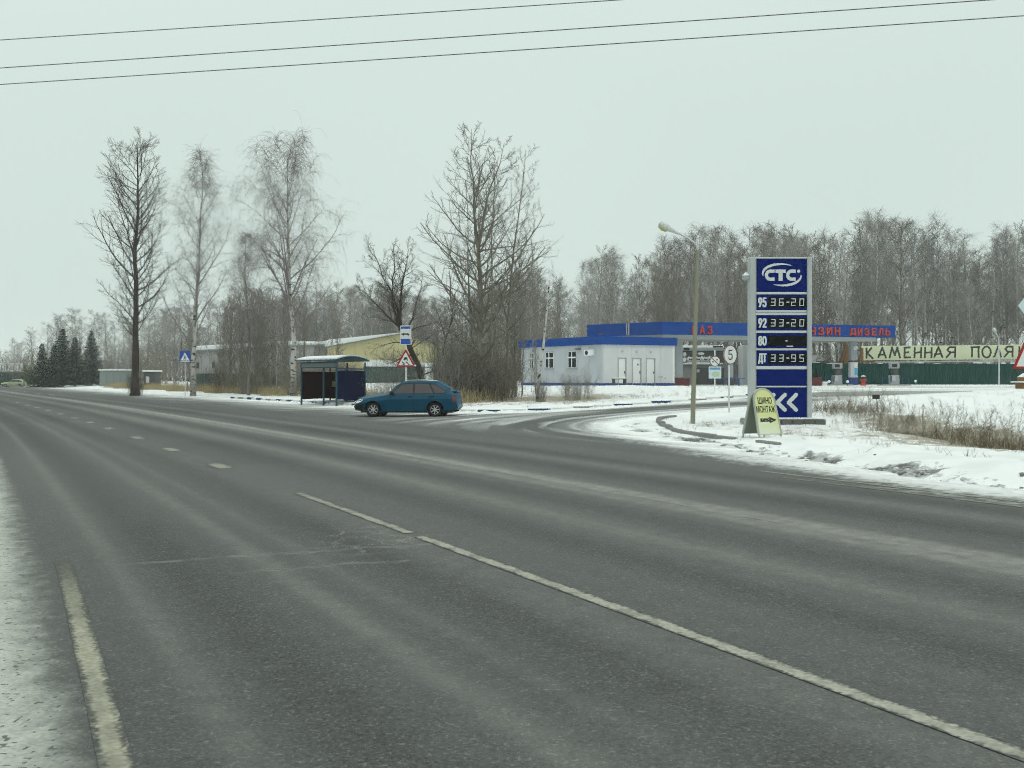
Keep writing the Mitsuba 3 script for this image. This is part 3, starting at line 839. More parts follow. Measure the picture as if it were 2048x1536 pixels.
STROKES = {'К': [[(0.12, 0), (0.14, 1)], [(0.8, 1), (0.2, 0.5), (0.95, -0.05)]], 'А': [[(0, 0.02), (0.5, 1), (0.95, 0)], [(0.0, 0.3), (0.78, 0.38)]],
           'М': [[(0, 0), (0.25, 1), (0.5, 0.25), (0.75, 1), (1, 0)]], 'Е': [[(0.95, 0.98), (0.1, 0.95), (0.08, 0.06), (0.95, 0.08)], [(0.1, 0.5), (0.75, 0.55)]],
           'Н': [[(0.05, 0), (0.1, 1)], [(0.85, 0), (0.9, 1)], [(0.05, 0.45), (0.9, 0.55)]],
           'Я': [[(0.88, 0), (0.92, 0.98), (0.35, 0.97), (0.12, 0.75), (0.35, 0.5), (0.88, 0.5)], [(0.5, 0.5), (0.0, 0.0)]],
           'П': [[(0.1, 0), (0.13, 0.93)], [(-0.05, 0.96), (1.05, 0.96)], [(0.88, 0.93), (0.9, 0.06), (1.0, 0.0)]],
           'О': [[(0.5 + 0.47 * math.cos(a), 0.5 + 0.5 * math.sin(a)) for a in np.linspace(0.3, 6.58, 24)]], 'Л': [[(0.0, 0.0), (0.22, 0.12), (0.6, 1.0), (0.95, 0.0)]]}
for ch, a, b in (('К', 1731, 1747), ('А', 1756, 1773), ('М', 1779, 1800), ('Е', 1808, 1822), ('Н', 1828, 1844), ('Н', 1849, 1865), ('А', 1868, 1886), ('Я', 1892, 1912), ('П', 1942, 1959), ('О', 1964, 1982), ('Л', 1986, 2003), ('Я', 2008, 2027), ('Н', 2037, 2054), ('А', 2060, 2078)):
    xa_, xb_ = (a - 1024) / F * BY, (b - 1024) / F * BY
    h0, h1 = zb_(xa_) + 0.2, zt_(xa_) - 0.14
    rr = random.Random(a)
    g_ = unary_union([LineString([(xa_ + u * (xb_ - xa_) + rr.uniform(-.015, .015), h0 + v_ * (h1 - h0) + rr.uniform(-.02, .02)) for u, v_ in s]).buffer(0.088, cap_style=2 if ch not in 'О' else 1) for s in STROKES[ch]])
    part(ban, 'letter', ext(g_, BY - 0.012, 0.012), 'ink')

# things beyond the fence
key = thing('white_shed', 'small white shed showing above the green fence beside the price sign', 'shed')
x0, x1 = (1606 - 1024) / F * 106, (1632 - 1024) / F * 106
part(key, 'wall', bx(x0, x1, 106, 109, 0.5, Z(709, 106)), 'frame_white')
part(key, 'roof', rbx(x0 - 0.1, x1 + 0.1, 105.8, 109.2, Z(709, 106), Z(708, 106), 0.02), 'dark_grey')
key = thing('snowy_shed', 'low shed with snow covered roof behind the green fence', 'shed')
x0, x1 = (1634 - 1024) / F * 108, (1659 - 1024) / F * 108
part(key, 'wall', bx(x0, x1, 108, 111, 0.5, Z(722, 108)), 'wall_dull')
part(key, 'roof', ext(Polygon([(x0 - .2, Z(722, 108)), (x1 + .2, Z(722, 108)), (x1, Z(709, 108)), (x0, Z(709, 108))]), 107.8, 3.4), 'snow')
key = thing('wooden_gazebo', 'brown pointed wooden gazebo roof rising over the green fence', 'gazebo')
c = (1693 - 1024) / F * 105
part(key, 'roof', place(trimesh.creation.cone(1.05, 2.2, sections=4), (c, 105, Z(727, 105)), 40), 'wood_brown')
for dx in (-0.6, 0.6):
    part(key, 'post', bx(c + dx - 0.07, c + dx + 0.07, 104.9, 105.04, 0.6, Z(727, 105)), 'wood_brown')
g = foot(2046, 60)
key = thing('garden_ornament', 'little tiered wooden ornament with snow on its ledges beside the triangular sign', 'ornament')
w = Builder(key, g, 12)
w('base', rbx(-0.3, 0.3, -0.3, 0.3, -0.1, 0.42), 'wood_brown')
w('ledge', rbx(-0.48, 0.48, -0.48, 0.48, 0.42, 0.5), 'snow')
w('top', rbx(-0.24, 0.24, -0.24, 0.24, 0.5, 0.74), 'wood_brown')
w('roof', place(trimesh.creation.cone(0.4, 0.25, sections=4), (0, 0, 0.74)), 'snow')

# ---------------------------------------------------------------- price sign
pproc('sign_blue', worn((0.001, 0.012, 0.125), 0.12, 2.0, (0.008, 0.03, 0.14), 5), 0.6, 0.05)
pproc('sign_frame', worn((0.40, 0.43, 0.44), 0.2, 2.0, (0.22, 0.22, 0.2), 8), 0.5)
paint('sign_rail', (0.52, 0.55, 0.56), 0.5)
paint('sign_white', (0.56, 0.60, 0.60), 0.5)
paint('display_black', (0.004, 0.006, 0.007), 0.5, 0.1)
dproc('plinth_stone', worn((0.13, 0.13, 0.125), 0.5, 4, (0.04, 0.04, 0.04), 8))
SY = 29.6
K = SY / F
sg = foot(1560, SY)
stela = thing('price_sign', 'tall grey framed blue fuel price sign on a stone plinth', 'price sign')
SZ = EYE - (837 - HZ) * K
w = Builder(stela, (0, 0, 0), 0)
sX = lambda px: (px - 1024) * K
sZ = lambda py: EYE - (py - HZ) * K
y0 = SY
w('post', rbx(sX(1498.5), sX(1510.5), y0 - 0.07, y0 + 0.24, SZ - 0.05, sZ(514), 0.02), 'sign_frame')
w('post', rbx(sX(1613.8), sX(1622.8), y0 - 0.07, y0 + 0.24, SZ - 0.05, sZ(514), 0.02), 'sign_frame')
w('backing', bx(sX(1510.5) + .002, sX(1613.8) - .002, y0 + 0.03, y0 + 0.17, SZ - 0.04, sZ(514.5)), 'sign_frame')
w('top_rail', rbx(sX(1510.5) + .002, sX(1613.8) - .002, y0 - 0.02, y0 + 0.2, sZ(517.2), sZ(514.3), 0.01), 'sign_rail')
panels = [('logo', 517.6, 583.8), ('95', 588.7, 620.2), ('92', 630.3, 661), ('80', 666, 696.6), ('ДТ', 700.6, 731.8), ('', 738.6, 771.6), ('arrows', 774.6, 836)]
for a, b in ((583.8, 588.7), (620.2, 624.6), (625.4, 630.3), (661, 666), (696.6, 700.6), (731.8, 738.6), (771.6, 774.6)):
    w('rail', bx(sX(1511.5), sX(1613.6), y0 - 0.012, y0 + 0.029, sZ(b) + 0.004, sZ(a) - 0.004), 'sign_rail')
SEG = {'0': 'abcdef', '2': 'abged', '3': 'abgcd', '5': 'afgcd', '6': 'afgedc', '9': 'abfgcd'}


def digit(ch, x, z, wd, h, th):
    """Seven rounded strokes, slightly slanted."""
    c = {'a': [(0, 1), (1, 1)], 'b': [(1, 1), (1, .5)], 'c': [(1, .5), (1, 0)], 'd': [(0, 0), (1, 0)], 'e': [(0, 0), (0, .5)], 'f': [(0, .5), (0, 1)], 'g': [(0, .5), (1, .5)]}
    g = unary_union([LineString([(x + u * wd + 0.08 * v * wd, z + v * h) for u, v in c[s]]).buffer(th / 2, cap_style=1) for s in SEG[ch]])
    return g


prices = {'95': '36-20', '92': '33-20', '80': '-', 'ДТ': '33-95'}
for name, a, b in panels:
    pk = w('panel', rbx(sX(1513.6), sX(1613.4), y0 - 0.006, y0 + 0.029, sZ(b) + 0.006, sZ(a) - 0.006, 0.006), 'sign_blue')
    if name in prices:
        h = b - a
        w('display', bx(sX(1535.5), sX(1612.6), y0 - 0.012, y0 - 0.0065, sZ(a + 0.86 * h), sZ(a + 0.18 * h)), 'display_black', parent=pk)
        w('grade', join(*[text(name, sX(1516.6) + q, sX(1532.4) + q, sZ(a + (0.82 if name != 'ДТ' else 0.88) * h), sZ(a + 0.19 * h), y0 - 0.016 - 0.0006 * j, 0.009) for j, q in enumerate((0, -0.011, 0.011))]), 'sign_white', parent=pk)
        z0, z1 = sZ(a + 0.74 * h), sZ(a + 0.26 * h)
        if name == '80':
            w('dash', bx(sX(1570.5), sX(1575), y0 - 0.018, y0 - 0.0125, sZ(a + 0.55 * h), sZ(a + 0.47 * h)), 'sign_white', parent=pk)
            w('snow', rbx(sX(1572), sX(1586), y0 - 0.03, y0 - 0.013, sZ(a + 0.89 * h), sZ(a + 0.84 * h), 0.005), 'snow', parent=pk)
            continue
        for ch, cx in zip(prices[name], (1542.0, 1558.2, 1575.5, 1582.5, 1599.0) if True else ()):
            if ch == '-':
                w('dash', bx(sX(1572.5), sX(1578), y0 - 0.018, y0 - 0.0125, (z0 + z1) / 2 - 0.018, (z0 + z1) / 2 + 0.018), 'sign_white', parent=pk)
            else:
                w('digit', ext(digit(ch, sX(cx), z0 + 0.012, 7.6 * K, z1 - z0 - 0.024, 0.0235), y0 - 0.018, 0.0055), 'sign_white', parent=pk)
    if name == 'logo':
        cx, cz = sX(1563.5), sZ(549.5)

        def crescent(p0, p1, wmax, rx, rz, ang0, ang1):
            n = 40
            o, i_ = [], []
            for k in range(n + 1):
                u = k / n
                a_ = math.radians(ang0 + (ang1 - ang0) * u)
                t_ = wmax * math.sin(math.pi * min(1, max(0.02, u * 0.86 + p0))) ** 0.8
                o.append((cx + rx * math.cos(a_), cz + rz * math.sin(a_)))
                i_.append((cx + (rx - t_) * math.cos(a_), cz + (rz - t_) * math.sin(a_)))
            return Polygon(o + i_[::-1]).buffer(0)
        rot = lambda g: affinity.rotate(g, -6, origin=(cx, cz))
        w('swoosh', ext(rot(crescent(0.12, 0, 0.075, 40 * K, 23 * K, 196, 62)), y0 - 0.013, 0.006), 'sign_white', parent=pk)
        w('swoosh', ext(rot(crescent(0.12, 0, 0.075, 40 * K, 23 * K, 8, -112)), y0 - 0.013, 0.006), 'sign_white', parent=pk)

        def c_letter(x0, x1, z0, z1):
            e = affinity.scale(Point(0, 0).buffer(1, 32), (x1 - x0) / 1.75, (z1 - z0) / 2)
            i_ = affinity.scale(Point(0, 0).buffer(1, 32), (x1 - x0) / 1.75 * 0.42, (z1 - z0) / 2 * 0.42)
            g = e.union(sbox(0, (z1 - z0) * 0.2, (x1 - x0) * .44, (z1 - z0) / 2)).union(sbox(0, -(z1 - z0) / 2, (x1 - x0) * .44, -(z1 - z0) * 0.2))
            g = g.difference(i_).difference(sbox(0, -(z1 - z0) * 0.2, (x1 - x0), (z1 - z0) * 0.2)).intersection(sbox(-9, -9, (x1 - x0) * .44, 9))
            return affinity.translate(g, x0 + (x1 - x0) / 1.75, (z0 + z1) / 2)
        zt, zb = sZ(539), sZ(561.8)
        w('letter', ext(c_letter(sX(1529.5), sX(1548.8), zb, zt), y0 - 0.013, 0.0065), 'sign_white', parent=pk)
        tx = sX(1561)
        w('letter', ext(sbox(tx - 10.3 * K, zt - 7 * K, tx + 10.3 * K, zt).union(sbox(tx - 4.2 * K, zb, tx + 4.2 * K, zt)), y0 - 0.013, 0.0065), 'sign_white', parent=pk)
        w('letter', ext(c_letter(sX(1572), sX(1591.3), zb, zt), y0 - 0.013, 0.0065), 'sign_white', parent=pk)
        w('dot', ext(Point(sX(1597), sZ(542.5)).buffer(3.2 * K), y0 - 0.013, 0.0065), 'sign_white', parent=pk)
    if name == 'arrows':
        for cx in (1529.5, 1552, 1574.5):
            g = LineString([(sX(cx + 17.5), sZ(789.5)), (sX(cx + 2.5), sZ(805)), (sX(cx + 17.5), sZ(819.5))]).buffer(3.9 * K, join_style=1)
            w('chevron', ext(g, y0 - 0.013, 0.006), 'sign_white', parent=pk)
rng = np.random.default_rng(4)
pk = w('plinth', bx(sX(1489), sX(1641.5), y0 - 0.38, y0 + 0.6, SZ - 0.45, SZ - 0.02), 'concrete')
xs = np.linspace(sX(1488), sX(1643), 8)
for i in range(7):
    w('stone', rbx(xs[i] + 0.008, xs[i + 1] - 0.008, y0 - 0.45 + rng.normal() * .01, y0 - 0.37, SZ - 0.42, SZ - 0.015 + rng.normal() * .008, 0.02), 'plinth_stone', parent=pk)
w('snow', rbx(sX(1490), sX(1641), y0 - 0.37, y0 + 0.6, SZ - 0.02 + 0.003, SZ + 0.03, 0.02), 'snow')
p = np.array([sX(1494), y0 + 0.1, sZ(551)])
k = w('floodlight', place(rbx(-0.1, 0.14, -0.12, 0.12, -0.12, 0.0, 0.03), p), 'column_grey')
m = trimesh.creation.cone(0.13, 0.13, sections=16); m.apply_translation(p + [-0.0, 0, 0.0])
part(k, 'snow', m, 'snow', 60)

# ---------------------------------------------------------------- folding pavement sign
paint('aboard_yellow', (0.62, 0.66, 0.30), 0.5)
pproc('aboard_face', lambda p, n, uv: mix((0.60, 0.64, 0.29), (0.66, 0.72, 0.60), smoothstep(0.72, 0.15, p.z + 0.5 * (fbm(p.x * 4, p.y * 4, p.z * 4, 3) - 0.5))), 0.55)
dproc('aboard_grey', worn((0.20, 0.22, 0.19), 0.3, 4))
paint('aboard_rim', (0.36, 0.38, 0.34), 0.5)
AY = 24.0
g = foot(1524, AY)
ab = thing('pavement_sign', 'arched yellow folding pavement sign with black lettering on the snow', 'pavement sign')
W_, H_, LEAN = 0.335, 1.16, 0.30           # half width, height, half spread at the foot
arch = Polygon([(-W_, 0.10)] + [(-W_ + 0.03, 0.86)] + [((W_ - 0.03) * math.cos(a), 0.86 + (H_ - 0.86) * math.sin(a)) for a in np.linspace(math.pi, 0, 25)] + [(W_, 0.10)])


def lean(m, back=False):
    """Tilts a board in the local frame: foot LEAN towards the viewer, top on the ridge."""
    m = m.copy()
    v = m.vertices
    yy = -LEAN * (1 - v[:, 2] / H_) + v[:, 1]
    m.vertices = np.stack([v[:, 0], -yy if back else yy, v[:, 2]], 1)
    if back:
        m.invert()
    return m


w = Builder(ab, g - [0, 0, 0.03], 27)
fk = w('front_board', lean(ext(arch, -0.012, 0.02)), 'aboard_face', label='yellow front board with black lettering')
bk = w('back_board', lean(ext(arch, -0.012, 0.02), True), 'aboard_grey', label='grey back board')
rim = arch.buffer(0.018).difference(arch.buffer(-0.016)).intersection(sbox(-1, 0.1, 1, 2))
w('rim', lean(ext(rim, -0.026, 0.045)), 'aboard_rim', parent=fk)
w('rim', lean(ext(rim, -0.026, 0.045), True), 'aboard_rim', parent=bk)
for back, par in ((False, fk), (True, bk)):
    for x in (-W_ + 0.015, W_ - 0.015):
        w('leg', lean(bx(x - 0.015, x + 0.015, -0.02, 0.015, -0.02, 0.12), back), 'aboard_rim', parent=par)
w('letters', lean(text('ШИНО', -0.20, 0.215, 0.805, 0.965, -0.0165, 0.004)), 'ink', parent=fk, kind=None)
w('letters', lean(text('МОНТАЖ', -0.285, 0.275, 0.605, 0.765, -0.0165, 0.004)), 'ink', parent=fk)
arrow = Polygon([(-0.22, 0.395), (0.05, 0.395), (0.05, 0.36), (0.27, 0.435), (0.05, 0.51), (0.05, 0.475), (-0.22, 0.475)])
arrow = arrow.difference(unary_union([Point(-0.15 + 0.09 * i, 0.435 + 0.012 * (-1) ** i).buffer(0.014) for i in range(4)]))
w('arrow', lean(ext(arrow, -0.0165, 0.004)), 'ink', parent=fk)

# ---------------------------------------------------------------- street lamps
dproc('lamp_pole', worn((0.27, 0.27, 0.21), 0.45, 3, (0.14, 0.12, 0.09), 5))
paint('lamp_glass', (0.50, 0.48, 0.22), 0.3)
LY = 30.6
g = foot(1385, LY)
lamp = thing('street_lamp', 'weathered leaning lamp post with yellowed lamp head standing on the sign island', 'street lamp')
P = lambda px, py, Y=LY: at(px, py, Y)
part(lamp, 'pole', pipe([g - [0, 0, 0.3], P(1386.5, 800), P(1390, 680), P(1393.5, 560), P(1395.5, 500)], [0.072, 0.07, 0.062, 0.055, 0.05], 14), 'lamp_pole', True)
part(lamp, 'arm', pipe([P(1395.5, 502), P(1395, 494), P(1391, 487), P(1376, 476), P(1352, 464)], 0.026, 10), 'steel', True)
hd = part(lamp, 'lamp_head', pipe([P(1357, 467), P(1350, 463.5), P(1341, 459), P(1333, 454.5), P(1320, 447.5), P(1318, 446.5)], [0.04, 0.055, 0.075, 0.125, 0.10, 0.03], 14), 'steel', True)
part(hd, 'lamp_glass', pipe([P(1337, 459.5), P(1333, 458.5), P(1326, 455), P(1320, 450.5), P(1318, 448)], [0.03, 0.09, 0.105, 0.08, 0.02], 14), 'lamp_glass', True)
part(hd, 'snow', pipe([P(1337, 453.5), P(1333, 451.2), P(1325, 446.5), P(1320, 444.2)], [0.02, 0.06, 0.07, 0.02], 12), 'snow', True)
g = foot(1998, 97)
lamp = thing('street_lamp', 'slim pale lamp post before the green fence and banner board', 'street lamp')
P = lambda px, py, Y=97.0: at(px, py, Y)
part(lamp, 'pole', pipe([g - [0, 0, 0.3], P(1998, 730), P(1997.5, 680)], [0.075, 0.07, 0.055], 10), 'steel', True)
part(lamp, 'arm', pipe([P(1997.5, 681), P(1997, 676), P(1991, 664)], 0.05, 8), 'steel', True)
m = trimesh.creation.icosphere(2, 1.0); m.apply_scale((0.15, 0.22, 0.2)); m.apply_translation(P(1988.5, 659.5)); part(lamp, 'lamp_head', m, 'sign_white', True)

# ---------------------------------------------------------------- road signs
paint('sign_red', (0.30, 0.022, 0.026), 0.6, 0.2)
pproc('plate_white', worn((0.62, 0.64, 0.63), 0.2, 3, (0.4, 0.4, 0.37), 6), 0.5)
paint('plate_back', (0.30, 0.31, 0.31), 0.5)
paint('plate_blue', (0.012, 0.075, 0.36), 0.4)
paint('plate_pale', (0.50, 0.63, 0.66), 0.5)
paint('map_green', (0.42, 0.50, 0.36), 0.6)
paint('map_blue', (0.09, 0.25, 0.42), 0.5)


def pole(w, z0, z1, r=0.03, name='post', y=0.06):
    return w(name, cyl((0, y, z0), (0, y, z1), r, n=12), 'steel', True)


key = thing('speed_sign', 'round white speed sign with dark number five on a slim pole', 'road sign')
g = foot(1463, 36.0)
zc = EYE + (HZ - 709.3) / F * 36
w = Builder(key, (g[0] - 0.04, g[1], 0), 36)
pole(w, g[2] - 0.3, zc + 0.2, 0.032)
disc = Point(0, 0).buffer(0.335, 40)
pk = w('plate', place(ext(disc, -0.005, 0.02), (0, 0, zc)), 'plate_white')
w('rim', place(ext(disc.buffer(0.004).difference(Point(0, 0).buffer(0.315, 40)), -0.012, 0.006), (0, 0, zc)), 'maroon', parent=pk)
w('digit', place(text('5', -0.115, 0.115, -0.19, 0.17, -0.0105, 0.005, False), (0, 0, zc)), 'ink', parent=pk)
w('edge', place(ext(disc.buffer(0.012).difference(disc.buffer(-0.01)), 0.0151, 0.02), (0, 0, zc)), 'maroon', parent=pk)

key = thing('prohibition_sign', 'round barred sign above a pale map plate on a slim white pole', 'road sign')
g = foot(1430, 57.0)
Zs = lambda py: EYE + (HZ - py) / F * 57
w = Builder(key, (g[0], g[1], 0), 0)
w('post', cyl((0.0, 0.06, g[2] - 0.3), (0, 0.06, Zs(700)), 0.032), 'frame_white', True)
disc = Point(0, 0).buffer(0.30, 32)
pk = w('plate', place(ext(disc, -0.005, 0.02), (0, 0, Zs(722.5))), 'plate_white')
w('ring', place(ext(disc.difference(Point(0, 0).buffer(0.262)).union(LineString([(-0.19, 0.19), (0.19, -0.19)]).buffer(0.022)), -0.012, 0.0065), (0, 0, Zs(722.5))), 'maroon', parent=pk)
w('symbol', place(ext(affinity.scale(Point(-0.12, -0.03).buffer(0.05), 1.2, 0.7).union(affinity.scale(Point(0.11, 0.08).buffer(0.045), 1.2, 0.8)), -0.009, 0.0035), (0, 0, Zs(722.5))), 'ink', parent=pk)
pk = w('map_plate', rbx(-0.345, 0.345, -0.01, 0.015, Zs(757), Zs(733), 0.006), 'plate_pale')
w('header', bx(-0.29, 0.29, -0.016, -0.0105, Zs(739.5), Zs(735)), 'map_blue', parent=pk)
blob = affinity.scale(Point(0, 0).buffer(0.2), 1.15, 0.8)
w('map', place(ext(blob, -0.016, 0.005), (0.03, 0, Zs(748.5))), 'map_green', parent=pk)

key = thing('bus_stop_sign', 'white bus stop plate with blue bars above a red bordered slippery road triangle', 'road sign')
BYY = 48.6
g = foot(811.5, BYY)
Zs = lambda py: EYE + (HZ - py) / F * BYY
w = Builder(key, (g[0], g[1], 0), -3)
w('post', cyl((0, 0.06, g[2] - 0.3), (0, 0.06, Zs(655)), 0.04), 'steel', True)
hw = 0.265
pk = w('plate', ext(sbox(-hw + .04, Zs(689) + .04, hw - .04, Zs(651) - .04).buffer(.04), -0.01, 0.02), 'plate_white', label='bus stop plate')
w('bar', bx(-hw + .035, hw - .035, -0.016, -0.0105, Zs(657.7), Zs(652.8)), 'plate_blue', parent=pk)
w('bar', bx(-hw + .035, hw - .035, -0.016, -0.0105, Zs(688), Zs(678)), 'plate_blue', parent=pk)
bus = sbox(-0.2, -0.04, 0.13, 0.035).union(sbox(-0.2, -0.03, 0.2, 0.0)).union(Point(-0.1, -0.05).buffer(0.03)).union(Point(0.12, -0.05).buffer(0.03))
w('bus_symbol', place(ext(bus, -0.016, 0.006), (0, 0, Zs(668))), 'ink', parent=pk)
h = Zs(697.5) - Zs(733.5)
tri = Polygon([(-h * 0.56, 0), (h * 0.56, 0), (0, h)]).buffer(-0.04).buffer(0.04)
pk = w('triangle', place(ext(tri, -0.012, 0.02), (0, -0.01, Zs(733.5))), 'sign_red', label='slippery road triangle with red border')
w('field', place(ext(tri.buffer(-0.075), -0.016, 0.004), (0, -0.01, Zs(733.5))), 'plate_white', parent=pk)
car_s = sbox(-0.1, 0.33, 0.1, 0.40).union(sbox(-0.075, 0.40, 0.075, 0.45)).union(sbox(-0.1, 0.30, -0.06, 0.34)).union(sbox(0.06, 0.30, 0.1, 0.34))
trk = LineString([(-0.16, 0.22), (-0.09, 0.16), (-0.07, 0.1)]).buffer(0.022).union(LineString([(0.03, 0.22), (0.1, 0.17), (0.17, 0.1)]).buffer(0.022)).union(LineString([(-0.13, 0.1), (-0.07, 0.17)]).buffer(0.018))
w('symbol', place(ext(car_s.union(trk), -0.020, 0.0038), (0, -0.01, Zs(733.5))), 'ink', parent=pk)
w('snow', place(rbx(0.38, 0.5, -0.03, 0.02, 0.03, 0.09, 0.02), (0, -0.01, Zs(733.5))), 'snow', parent=pk)

key = thing('crossing_sign', 'square blue pedestrian crossing sign among the roadside saplings', 'road sign')
CY = 82.0
g = foot(370, CY)
Zs = lambda py: EYE + (HZ - py) / F * CY
w = Builder(key, (g[0], g[1], 0), 0)
w('post', cyl((0, 0.06, g[2] - 0.3), (0, 0.06, Zs(705)), 0.035), 'steel', True)
pk = w('plate', rbx(-0.44, 0.44, -0.012, 0.012, Zs(724.5), Zs(701.5), 0.006), 'plate_blue')
tz = Zs(721)
tri = Polygon([(-0.36, 0), (0.36, 0), (0, 0.64)])
w('triangle', place(ext(tri, -0.017, 0.0045), (0, 0, tz)), 'white', parent=pk)
man = Point(0.0, 0.38).buffer(0.045).union(LineString([(0, 0.34), (-0.02, 0.2)]).buffer(0.035)).union(LineString([(-0.02, 0.2), (-0.1, 0.07)]).buffer(0.025)).union(LineString([(-0.02, 0.2), (0.09, 0.07)]).buffer(0.025)).union(LineString([(0, 0.31), (0.1, 0.22)]).buffer(0.02)).union(LineString([(0, 0.31), (-0.1, 0.24)]).buffer(0.02))
w('walking_figure', place(ext(man, -0.022, 0.0045), (0, 0, tz)), 'ink', parent=pk)
w('base_line', bx(-0.4, 0.4, -0.017, -0.0125, Zs(723.8), Zs(722.3)), 'white', parent=pk)

key = thing('warning_sign', 'red bordered triangle and pale diamond on one pole at the right edge', 'road sign')
GY_ = 18.6
g = foot(2043, GY_)
Zs = lambda py: EYE + (HZ - py) / F * GY_
w = Builder(key, (g[0] + 0.035, g[1], 0), 20)
w('post', cyl((0.15, 0.05, g[2] - 0.3), (0.15, 0.05, Zs(585)), 0.033), 'frame_grey', True)
s = 0.33
tri = Polygon([(-s, 0), (s, 0), (0, s * 1.75)]).buffer(-0.03).buffer(0.03)
pk = w('triangle', place(ext(tri, -0.012, 0.02), (0.07, 0, Zs(738))), 'sign_red', label='red bordered triangle')
w('field', place(ext(tri.buffer(-0.045), -0.016, 0.004), (0.07, 0, Zs(738))), 'plate_white', parent=pk)
dia = Polygon([(-0.19, 0), (0, -0.19), (0.19, 0), (0, 0.19)])
w('diamond', place(ext(dia, -0.012, 0.02), (0.07, 0, Zs(612))), 'plate_pale', label='pale diamond plate')

key = thing('stake_sign', 'small dark board on a thin stake in the snowy field', 'sign')
g = foot(1756, 33.6)
w = Builder(key, (g[0], g[1], 0), 8)
Zs = lambda py: EYE + (HZ - py) / F * 33.6
w('stake', pipe([(0.06, 0.02, g[2] - 0.2), (-0.06, 0.02, Zs(790))], 0.012, 6), 'wood_old', True)
w('board', rbx(-0.2, 0.06, -0.015, 0.01, Zs(798), Zs(789.5), 0.004), 'black')
key = thing('bent_stake', 'thin bent stake sticking out of the dry weeds', 'stake')
g = foot(1846, 28)
P = lambda px, py: at(px, py, 28.0)
part(key, 'stake', pipe([g - [0, 0, 0.2], P(1846, 808)], 0.011, 6), 'wood_old', True)
part(key, 'splinter', pipe([P(1846, 809), P(1852, 818)], 0.009, 6), 'wood_old', True)

# ---------------------------------------------------------------- overhead wires
paint('wire_dark', (0.13, 0.14, 0.14), 0.6)
for lab, yl, yr, Y0 in (('topmost overhead wire across the sky, steepest of three', 80, -54, 21.0), ('middle overhead wire across the sky', 136, -5, 20.0), ('lowest overhead wire across the sky', 169, 31.5, 20.5)):
    z = EYE + (HZ - yl) / F * Y0
    Y1 = (z - EYE) * F / (HZ - yr)
    a, b = np.array([-1024 / F * Y0, Y0, z]), np.array([1024 / F * Y1, Y1, z])
    u = np.linspace(-2.2, 3.2, 60)
    pts = a + (b - a) * u[:, None]
    pts[:, 2] += 0.035 * ((u - 0.5) ** 2 - 0.25) 
    key = thing('overhead_wire', lab, 'wire')
    scene[key] = mikit.ply(pipe(pts, 0.0085, 6), 'wire_dark', smooth=True)

# ---------------------------------------------------------------- hatchback car
paint('car_paint', (0.001, 0.062, 0.118), 0.34, 0.18, 0.0, 0.25)
paint('car_black', (0.010, 0.011, 0.012), 0.55)
mat('car_glass', {'type': 'principled', 'base_color': rgb((0.05, 0.048, 0.052)), 'roughness': 0.12, 'specular': 0.5})
paint('car_chrome', (0.62, 0.63, 0.65), 0.25, 0.5, 0.9)
paint('alloy', (0.55, 0.56, 0.57), 0.35, 0.5, 0.8)
paint('tyre_rubber', (0.014, 0.014, 0.015), 0.8)
paint('lamp_clear', (0.72, 0.75, 0.77), 0.12, 0.8)
paint('lamp_tail', (0.20, 0.012, 0.014), 0.2, 0.6)
paint('car_grime', (0.05, 0.06, 0.065), 0.8)
paint('car_pale', (0.36, 0.42, 0.25), 0.4, 0.5, 0.1, 0.5)

# stations along the car: x (front = 0), lowest, shoulder and top height, half widths at sill, shoulder and top
ST = [(0.00, 0.34, 0.42, 0.50, 0.55, 0.56, 0.54), (0.06, 0.26, 0.46, 0.60, 0.66, 0.68, 0.62), (0.22, 0.22, 0.60, 0.745, 0.77, 0.78, 0.60), (0.50, 0.21, 0.70, 0.815, 0.80, 0.81, 0.55), (0.85, 0.20, 0.76, 0.86, 0.81, 0.82, 0.56),
      (1.25, 0.20, 0.83, 0.905, 0.81, 0.825, 0.60), (1.38, 0.20, 0.86, 0.925, 0.81, 0.825, 0.66), (1.66, 0.20, 0.87, 1.17, 0.81, 0.825, 0.65), (1.93, 0.20, 0.875, 1.362, 0.81, 0.825, 0.60), (2.20, 0.20, 0.88, 1.395, 0.81, 0.825, 0.59),
      (2.60, 0.20, 0.885, 1.405, 0.81, 0.825, 0.57), (3.00, 0.20, 0.89, 1.402, 0.81, 0.825, 0.58), (3.28, 0.20, 0.895, 1.385, 0.81, 0.82, 0.585), (3.55, 0.21, 0.90, 1.250, 0.80, 0.81, 0.60), (3.80, 0.22, 0.90, 1.075, 0.79, 0.80, 0.63),
      (3.93, 0.23, 0.88, 0.965, 0.77, 0.78, 0.66), (4.02, 0.25, 0.80, 0.93, 0.75, 0.76, 0.68), (4.08, 0.30, 0.60, 0.72, 0.72, 0.73, 0.68), (4.12, 0.34, 0.46, 0.54, 0.66, 0.68, 0.64)]
SA = np.array(ST)


def car_section(x):
    return [np.interp(x, SA[:, 0], SA[:, k]) for k in range(1, 7)]


def car_y(x, z):
    """Half width of the body's side at (x, z)."""
    zb, zs, zt, ws, wb, wt = car_section(x)
    if z <= zs:
        u = (z - zb) / max(zs - zb, 1e-6)
        return ws + (wb - ws) * min(1, u * 1.3) + 0.05 * (min(1, max(0, u)) / 0.70 if u < 0.70 else max(0.0, (1 - u) / 0.30))
    return wb + (wt - wb) * min(1, (z - zs) / max(zt - 0.035 - zs, 1e-6))


